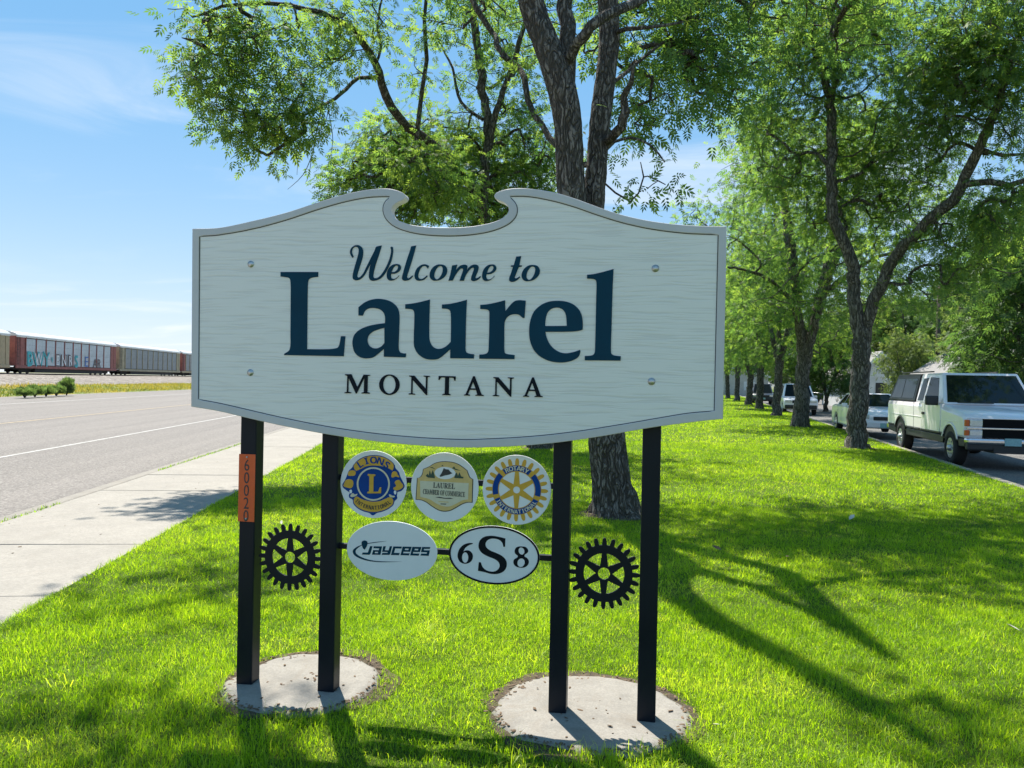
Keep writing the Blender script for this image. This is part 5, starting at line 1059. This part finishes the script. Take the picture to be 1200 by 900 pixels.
for i, (ch, x) in enumerate(zip("ENRS", (10.6, 12.4, 14.4, 16.3))): spray(ch, x, 1.85, 2.6, 'brown_spray' if i < 3 else 'cyan_spray', 0, 1.05); spray(ch, x+.04, 1.9, 2.0, 'white_spray' if i < 3 else 'cyan_spray', 1, .9)
spray('E', 19.6, 1.9, 2.2, 'blue_spray', 0, 1.2); spray('AR', 23.2, 1.7, 2.0, 'brown_spray', 0, 1.1)
# ------------------------------------------------------------------ grass blades, weeds, small litter
M['blade'] = leaf_mat('grass blades', (.03, .085, .010), (.175, .275, .008), (.35, .40, .06), (2.8, 2.9, .6, 1), .52)
M['straw'] = leaf_mat('dry weeds', (.10, .16, .025), (.34, .29, .06), (.46, .37, .12), (1.5, 1.4, .8, 1))
def vnoise(x, y, f, seed):
    g = np.random.default_rng(seed).uniform(0, 1, (64, 64)); X, Y = x*f, y*f; i, j = np.floor(X).astype(int), np.floor(Y).astype(int); a, b = X-i, Y-j; a, b = a*a*(3-2*a), b*b*(3-2*b)
    q = lambda m, n: g[(i+m) % 64, (j+n) % 64]; return (q(0, 0)*(1-a)+q(1, 0)*a)*(1-b)+(q(0, 1)*(1-a)+q(1, 1)*a)*b
def blades(name, X, Y, Z, L, Wd, lean, tint, mat, fine, g, **k):
    n = len(X); az = g.uniform(0, 2*math.pi, n); d = np.stack([np.cos(az), np.sin(az), np.zeros(n)], 1); la = g.uniform(0, 2*math.pi, n); ld = np.stack([np.cos(la), np.sin(la), np.zeros(n)], 1)
    B = np.stack([X, Y, Z], 1); up = np.array([0, 0, 1.]); ln = (g.uniform(0, 1, n)**.7*np.minimum(lean, 1.9))[:, None]; L = L[:, None]; w = (Wd/2)[:, None]
    mid = B+up*L*(.6*(1-.25*ln))+ld*L*.26*ln; tip = B+up*L*(1-.47*ln)+ld*L*.8*ln
    if fine: V = np.stack([B-d*w, B+d*w, mid+d*w*.75, mid-d*w*.75, tip], 1); F = np.array([[0, 1, 2], [0, 2, 3], [3, 2, 4]])
    else: V = np.stack([B-d*w, B+d*w, tip], 1); F = np.array([[0, 1, 2]])
    m = V.shape[1]; F = (np.arange(n)[:, None, None]*m+F[None]).reshape(-1, 3)
    return link(name, np_mesh(name, V.reshape(-1, 3), F, False, np.repeat(np.clip(tint, 0, 1), m)), mat, kind='stuff', **k)
TRUNKS = []
for (u_, v_, r_) in ((721, 603, .27), (632, 525, .28), (1005, 525, .3), (938, 500, .3), (910, 487, .28)):
    p = G(u_, v_); TRUNKS.append((p.x, p.y, r_)); Lp = blob(p.x, p.y, r_*1.5, r_*1.5, u_, 32, .2); link('bare_soil', mesh('bare_soil', [(x, y, .005) for x, y in Lp]+[(p.x, p.y, .03)], [(i, (i+1) % 32, 32) for i in range(32)], True), M['soil'], kind='structure')
def lawn_zone(name, y0, y1, dens, Lr, Wr, fine, seed, edge=0.):
    g = np.random.default_rng(seed); xs0 = -.84*y1-1.3; xs1 = .84*y1+1.3; n = int((xs1-xs0)*(y1-y0)*dens); X = g.uniform(xs0, xs1, n); Y = g.uniform(y0, y1, n)
    keep = (np.abs(X) < .84*Y+1.2) & (X < SC+SS*Y+.02) & (X > (LAWN_L-Y*HN.y)/HN.x-.01)
    for (cx, cy, rx, ry) in PADS:
        e = np.sqrt(((X-cx)/(rx*1.0))**2+((Y-cy)/(ry*1.0))**2); wob = .06*(vnoise(X, Y, 9, 77)-.5); keep &= (e > 1.0+wob+.22*np.clip((Y-cy)/ry+.35, 0, 1)*np.clip(vnoise(X, Y, 6, 78)*2.2-.7, 0, 1)) | ((e > 1.0+wob) & (g.uniform(0, 1, len(X)) < .12))
    for (tx_, ty_, tr_) in TRUNKS: keep &= ((X-tx_)**2+(Y-ty_)**2 > (tr_*(1.15+.5*vnoise(X, Y, 7, 13)))**2) | (g.uniform(0, 1, len(X)) < .1)
    X, Y = X[keep], Y[keep]; n = len(X)
    c = vnoise(X, Y, 2.7, 1)*.55+vnoise(X, Y, 8, 2)*.45; big = vnoise(X, Y, .6, 3)*.6+vnoise(X, Y, 1.9, 31)*.4
    L = g.uniform(*Lr, n)*(.45+1.15*c)*np.where(g.uniform(0, 1, n) < .06, 1.6, 1); Wd = g.uniform(*Wr, n)
    for (cx, cy, rx, ry) in PADS:
        e = np.sqrt(((X-cx)/rx)**2+((Y-cy)/ry)**2); L *= 1+.45*np.exp(-((e-1.02)/.1)**2)*g.uniform(0, 1, n)
    tint = .27+.34*c+.5*(big-.5)+g.normal(size=n)*.15
    dry = g.uniform(0, 1, n) < .03+.06*(vnoise(X, Y, 1.3, 9) > .72); tint[dry] = g.uniform(.85, 1, dry.sum()); dead = (vnoise(X, Y, 1.6, 41)*vnoise(X, Y, 4.5, 42) > .52) & (g.uniform(0, 1, n) < .6); tint[dead] = g.uniform(.88, 1, dead.sum()); L[dead] *= .8
    blades(name, X, Y, np.full(n, -.004), L, Wd, 1.0+.7*vnoise(X, Y, 2.3, 21), tint, M['blade'], fine, g)
lawn_zone('lawn_grass', 2.3, 5.2, 13500, (.024, .058), (.0018, .0038), True, 1)
lawn_zone('lawn_grass', 5.2, 9.5, 5600, (.028, .058), (.0042, .0072), False, 2)
lawn_zone('lawn_grass', 9.5, 20, 1300, (.038, .07), (.008, .013), False, 3)
lawn_zone('lawn_grass', 20, 46, 260, (.042, .075), (.017, .028), False, 4)
lawn_zone('lawn_grass', 46, 110, 34, (.05, .085), (.045, .07), False, 5)
# longer pale tufts scattered through the turf
g = np.random.default_rng(44); nt_ = 420; ty = 2.6+8*g.uniform(0, 1, nt_)**1.1; tx = g.uniform(-.75, .75, nt_)*(ty+.6); k = (tx > (LAWN_L-ty*HN.y)/HN.x+.06) & (tx < SC+SS*ty) & (vnoise(tx, ty, .9, 61) > .42)
for (cx, cy, rx, ry) in PADS: k &= ((tx-cx)/rx)**2+((ty-cy)/ry)**2 > 1.25
tx, ty = tx[k], ty[k]; m_ = 26; X = np.repeat(tx, m_)+g.normal(size=len(tx)*m_)*.035; Y = np.repeat(ty, m_)+g.normal(size=len(tx)*m_)*.035; n = len(X)
blades('long_grass_tufts', X, Y, np.full(n, -.004), g.uniform(.06, .125, n), g.uniform(.0025, .0048, n), 1.7, np.repeat(g.uniform(.35, .95, len(tx)), m_)+g.normal(size=n)*.08, M['blade'], True, g)
# verge weeds beyond the highway
g = np.random.default_rng(12); n = 26000; la = g.uniform(-38.4, FAR_L-.3, n); yy = 20+170*g.uniform(0, 1, n)**1.25
P = np.array([tuple(H(a, b)) for a, b in zip(la, yy)]); zz = np.interp(la, [-38.4, FAR_L-6, FAR_L-.6], [.2, .1, -.1])
ck = vnoise(P[:, 0], P[:, 1], .22, 5); yel = np.clip((P[:, 1]-52)/14, 0, 1)
blades('verge_grass', P[:, 0], P[:, 1], zz-.03, g.uniform(.12, .42, n)*(.5+ck), g.uniform(.05, .11, n), .9, .06+.5*yel*ck*1.2+g.normal(size=n)*.12+.06*yel, M['straw'], False, g)
# grass tufts in the joint between sidewalk and kerb
g = np.random.default_rng(15); n = 3000; yy = 5+22*g.uniform(0, 1, n); ok = vnoise(yy, yy*0, .9, 8) > .55; yy = yy[ok]; n = len(yy); P = np.array([tuple(H(WALK_L-.004+g.normal()*.024, b)) for b in yy])
blades('joint_weeds', P[:, 0], P[:, 1], np.full(n, -.03), g.uniform(.025, .07, n), g.uniform(.006, .012, n), 1.5, .3+g.normal(size=n)*.2, M['blade'], True, g)
# shrubs on the verge
M['shrub'] = leaf_mat('shrub leaves', (.07, .125, .04), (.13, .19, .06), (.20, .26, .09), (1.6, 1.7, 1.1, 1))
def shrub(u, v, w, h, lab, seed, n=900):
    p = G(u, v, 0.02); g = np.random.default_rng(seed); s = empty('roadside_shrub', tuple(p), label=lab, cat='shrub', group='shrubs on the far verge')
    C = g.normal(size=(n, 3)); C /= np.linalg.norm(C, axis=1)[:, None]; C *= (g.uniform(0, 1, n)**.35)[:, None]; lob = 1+.25*np.sin(C[:, 0]*5+seed); C = C*np.array([w/2, w/2, h*.55])*lob[:, None]+np.array([0, 0, h*.42]); C[:, 2] = np.maximum(C[:, 2], .03)
    D = np.stack([C[:, 0]*.6, C[:, 1]*.6, np.abs(C[:, 2])*.8+.6], 1)+g.normal(size=(n, 3))*.25
    V, F, t = sprays(C, D, .45+g.normal(size=n)*.2, .11, .3, g); link('foliage', np_mesh('foliage', V, F, False, t), M['shrub'], s)
    bm = bmesh.new()
    for k in range(7): a = g.uniform(0, 6.28); add_cyl(bm, (0, 0, -.1), (math.cos(a)*w*.25, math.sin(a)*w*.25, h*.7), .04, .012, 6)
    link('stems', bm_mesh('stems', bm), M['bark_far'], s, kind='stuff')
shrub(78, 461.5, 1.1, .95, 'tallest green shrub on the verge across the highway', 1, 1500); shrub(54, 462.8, 1.0, .42, 'middle low shrub beside the tallest one on the verge', 2, 700); shrub(41, 463.3, 1.0, .5, 'low bushy shrub second from the left on the verge', 3, 700); shrub(29, 464, .9, .38, 'leftmost small shrub on the verge across the highway', 4, 500); shrub(66, 462.2, .9, .45, 'low shrub touching the tallest one on the verge', 5, 600)
# dry leaves, twigs and pebbles on and round the footings
M['litter'] = paint('dry litter', (.13, .085, .05), .9, 0, .5, 3)
def litter(name, pts, size, seed, lab=None):
    g = random.Random(seed); bm = bmesh.new()
    for x, y, z in pts:
        r = size*g.uniform(.5, 1.4); m = Matrix.Translation((x, y, z+r*.25)) @ Matrix.Rotation(g.uniform(0, 6), 4, 'Z') @ Matrix.Rotation(g.uniform(-.5, .5), 4, 'X') @ Matrix.Diagonal((r*g.uniform(.8, 2), r*.8, r*.35, 1))
        bmesh.ops.create_icosphere(bm, subdivisions=1, radius=1, matrix=m)
    link(name, bm_mesh(name, bm), M['litter'], kind='stuff')
g = random.Random(4); pts = []
for (cx, cy, rx, ry) in PADS:
    for k in range(260):
        a = g.uniform(0, 2*math.pi); r = g.uniform(.82, 1.1) if math.sin(a) > -.2 else g.uniform(.9, 1.0)
        pts.append((cx+rx*r*math.cos(a), cy+ry*r*math.sin(a), .022 if r < 1 else .016))
    for k in range(26): a = g.uniform(0, 6.28); r = g.uniform(0, .85); pts.append((cx+rx*r*math.cos(a), cy+ry*r*math.sin(a), .027))
litter('leaf_litter', pts, .007, 3)
p = G(715, 851, .03); litter('pine_cone', [(p.x, p.y, .03)], .013, 8); o = bpy.data.objects['pine_cone']; del o['kind']; put(o, label='single small dark cone lying on the right footing between its posts', cat='cone')
g = random.Random(9); litter('road_grit', [tuple(H(g.uniform(WALK_L+.1, WALK_R-.1), 4+10*g.random()**1.3, -.013)) for k in range(40)], .007, 5)

M['pale_leaf'] = paint('bleached fallen leaf', (.50, .47, .38), .7, 0, .25, 5); M['brown_leaf'] = paint('brown fallen leaf', (.16, .10, .05), .8, 0, .4, 5)
g = random.Random(31)
def fallen(u, v, size, mat, lab):
    p = G(u, v, .045); V = [(0, -1, 0), (.42, -.3, .12), (.36, .45, .16), (0, 1, .05), (-.36, .45, .18), (-.42, -.3, .1), (0, .1, -.02)]
    o = link('fallen_leaf', mesh('fallen_leaf', [(x*size, y*size, z*size) for x, y, z in V], [(0, 1, 6), (1, 2, 6), (2, 3, 6), (3, 4, 6), (4, 5, 6), (5, 0, 6)], True), M[mat], label=lab, cat='leaf', group='fallen leaves on the lawn'); o.location = p; o.rotation_euler = (g.uniform(-.6, .6), g.uniform(-.5, .5), g.uniform(0, 6))
for u, v, sz, mt, lab in ((998, 606, .055, 'pale_leaf', 'pale fallen leaf on the sunny lawn right of the sign'), (840, 642, .05, 'brown_leaf', 'brown fallen leaf in the trunk shade right of the sign'), (838, 849, .022, 'pale_leaf', 'small pale leaf beside the right footing'), (1187, 735, .04, 'pale_leaf', 'pale fallen leaf near the right edge of the lawn'), (923, 652, .035, 'brown_leaf', 'small brown leaf at the middle of the right lawn'), (330, 612, .03, 'pale_leaf', 'pale leaf scrap just right of the address post')): fallen(u, v, sz, mt, lab)
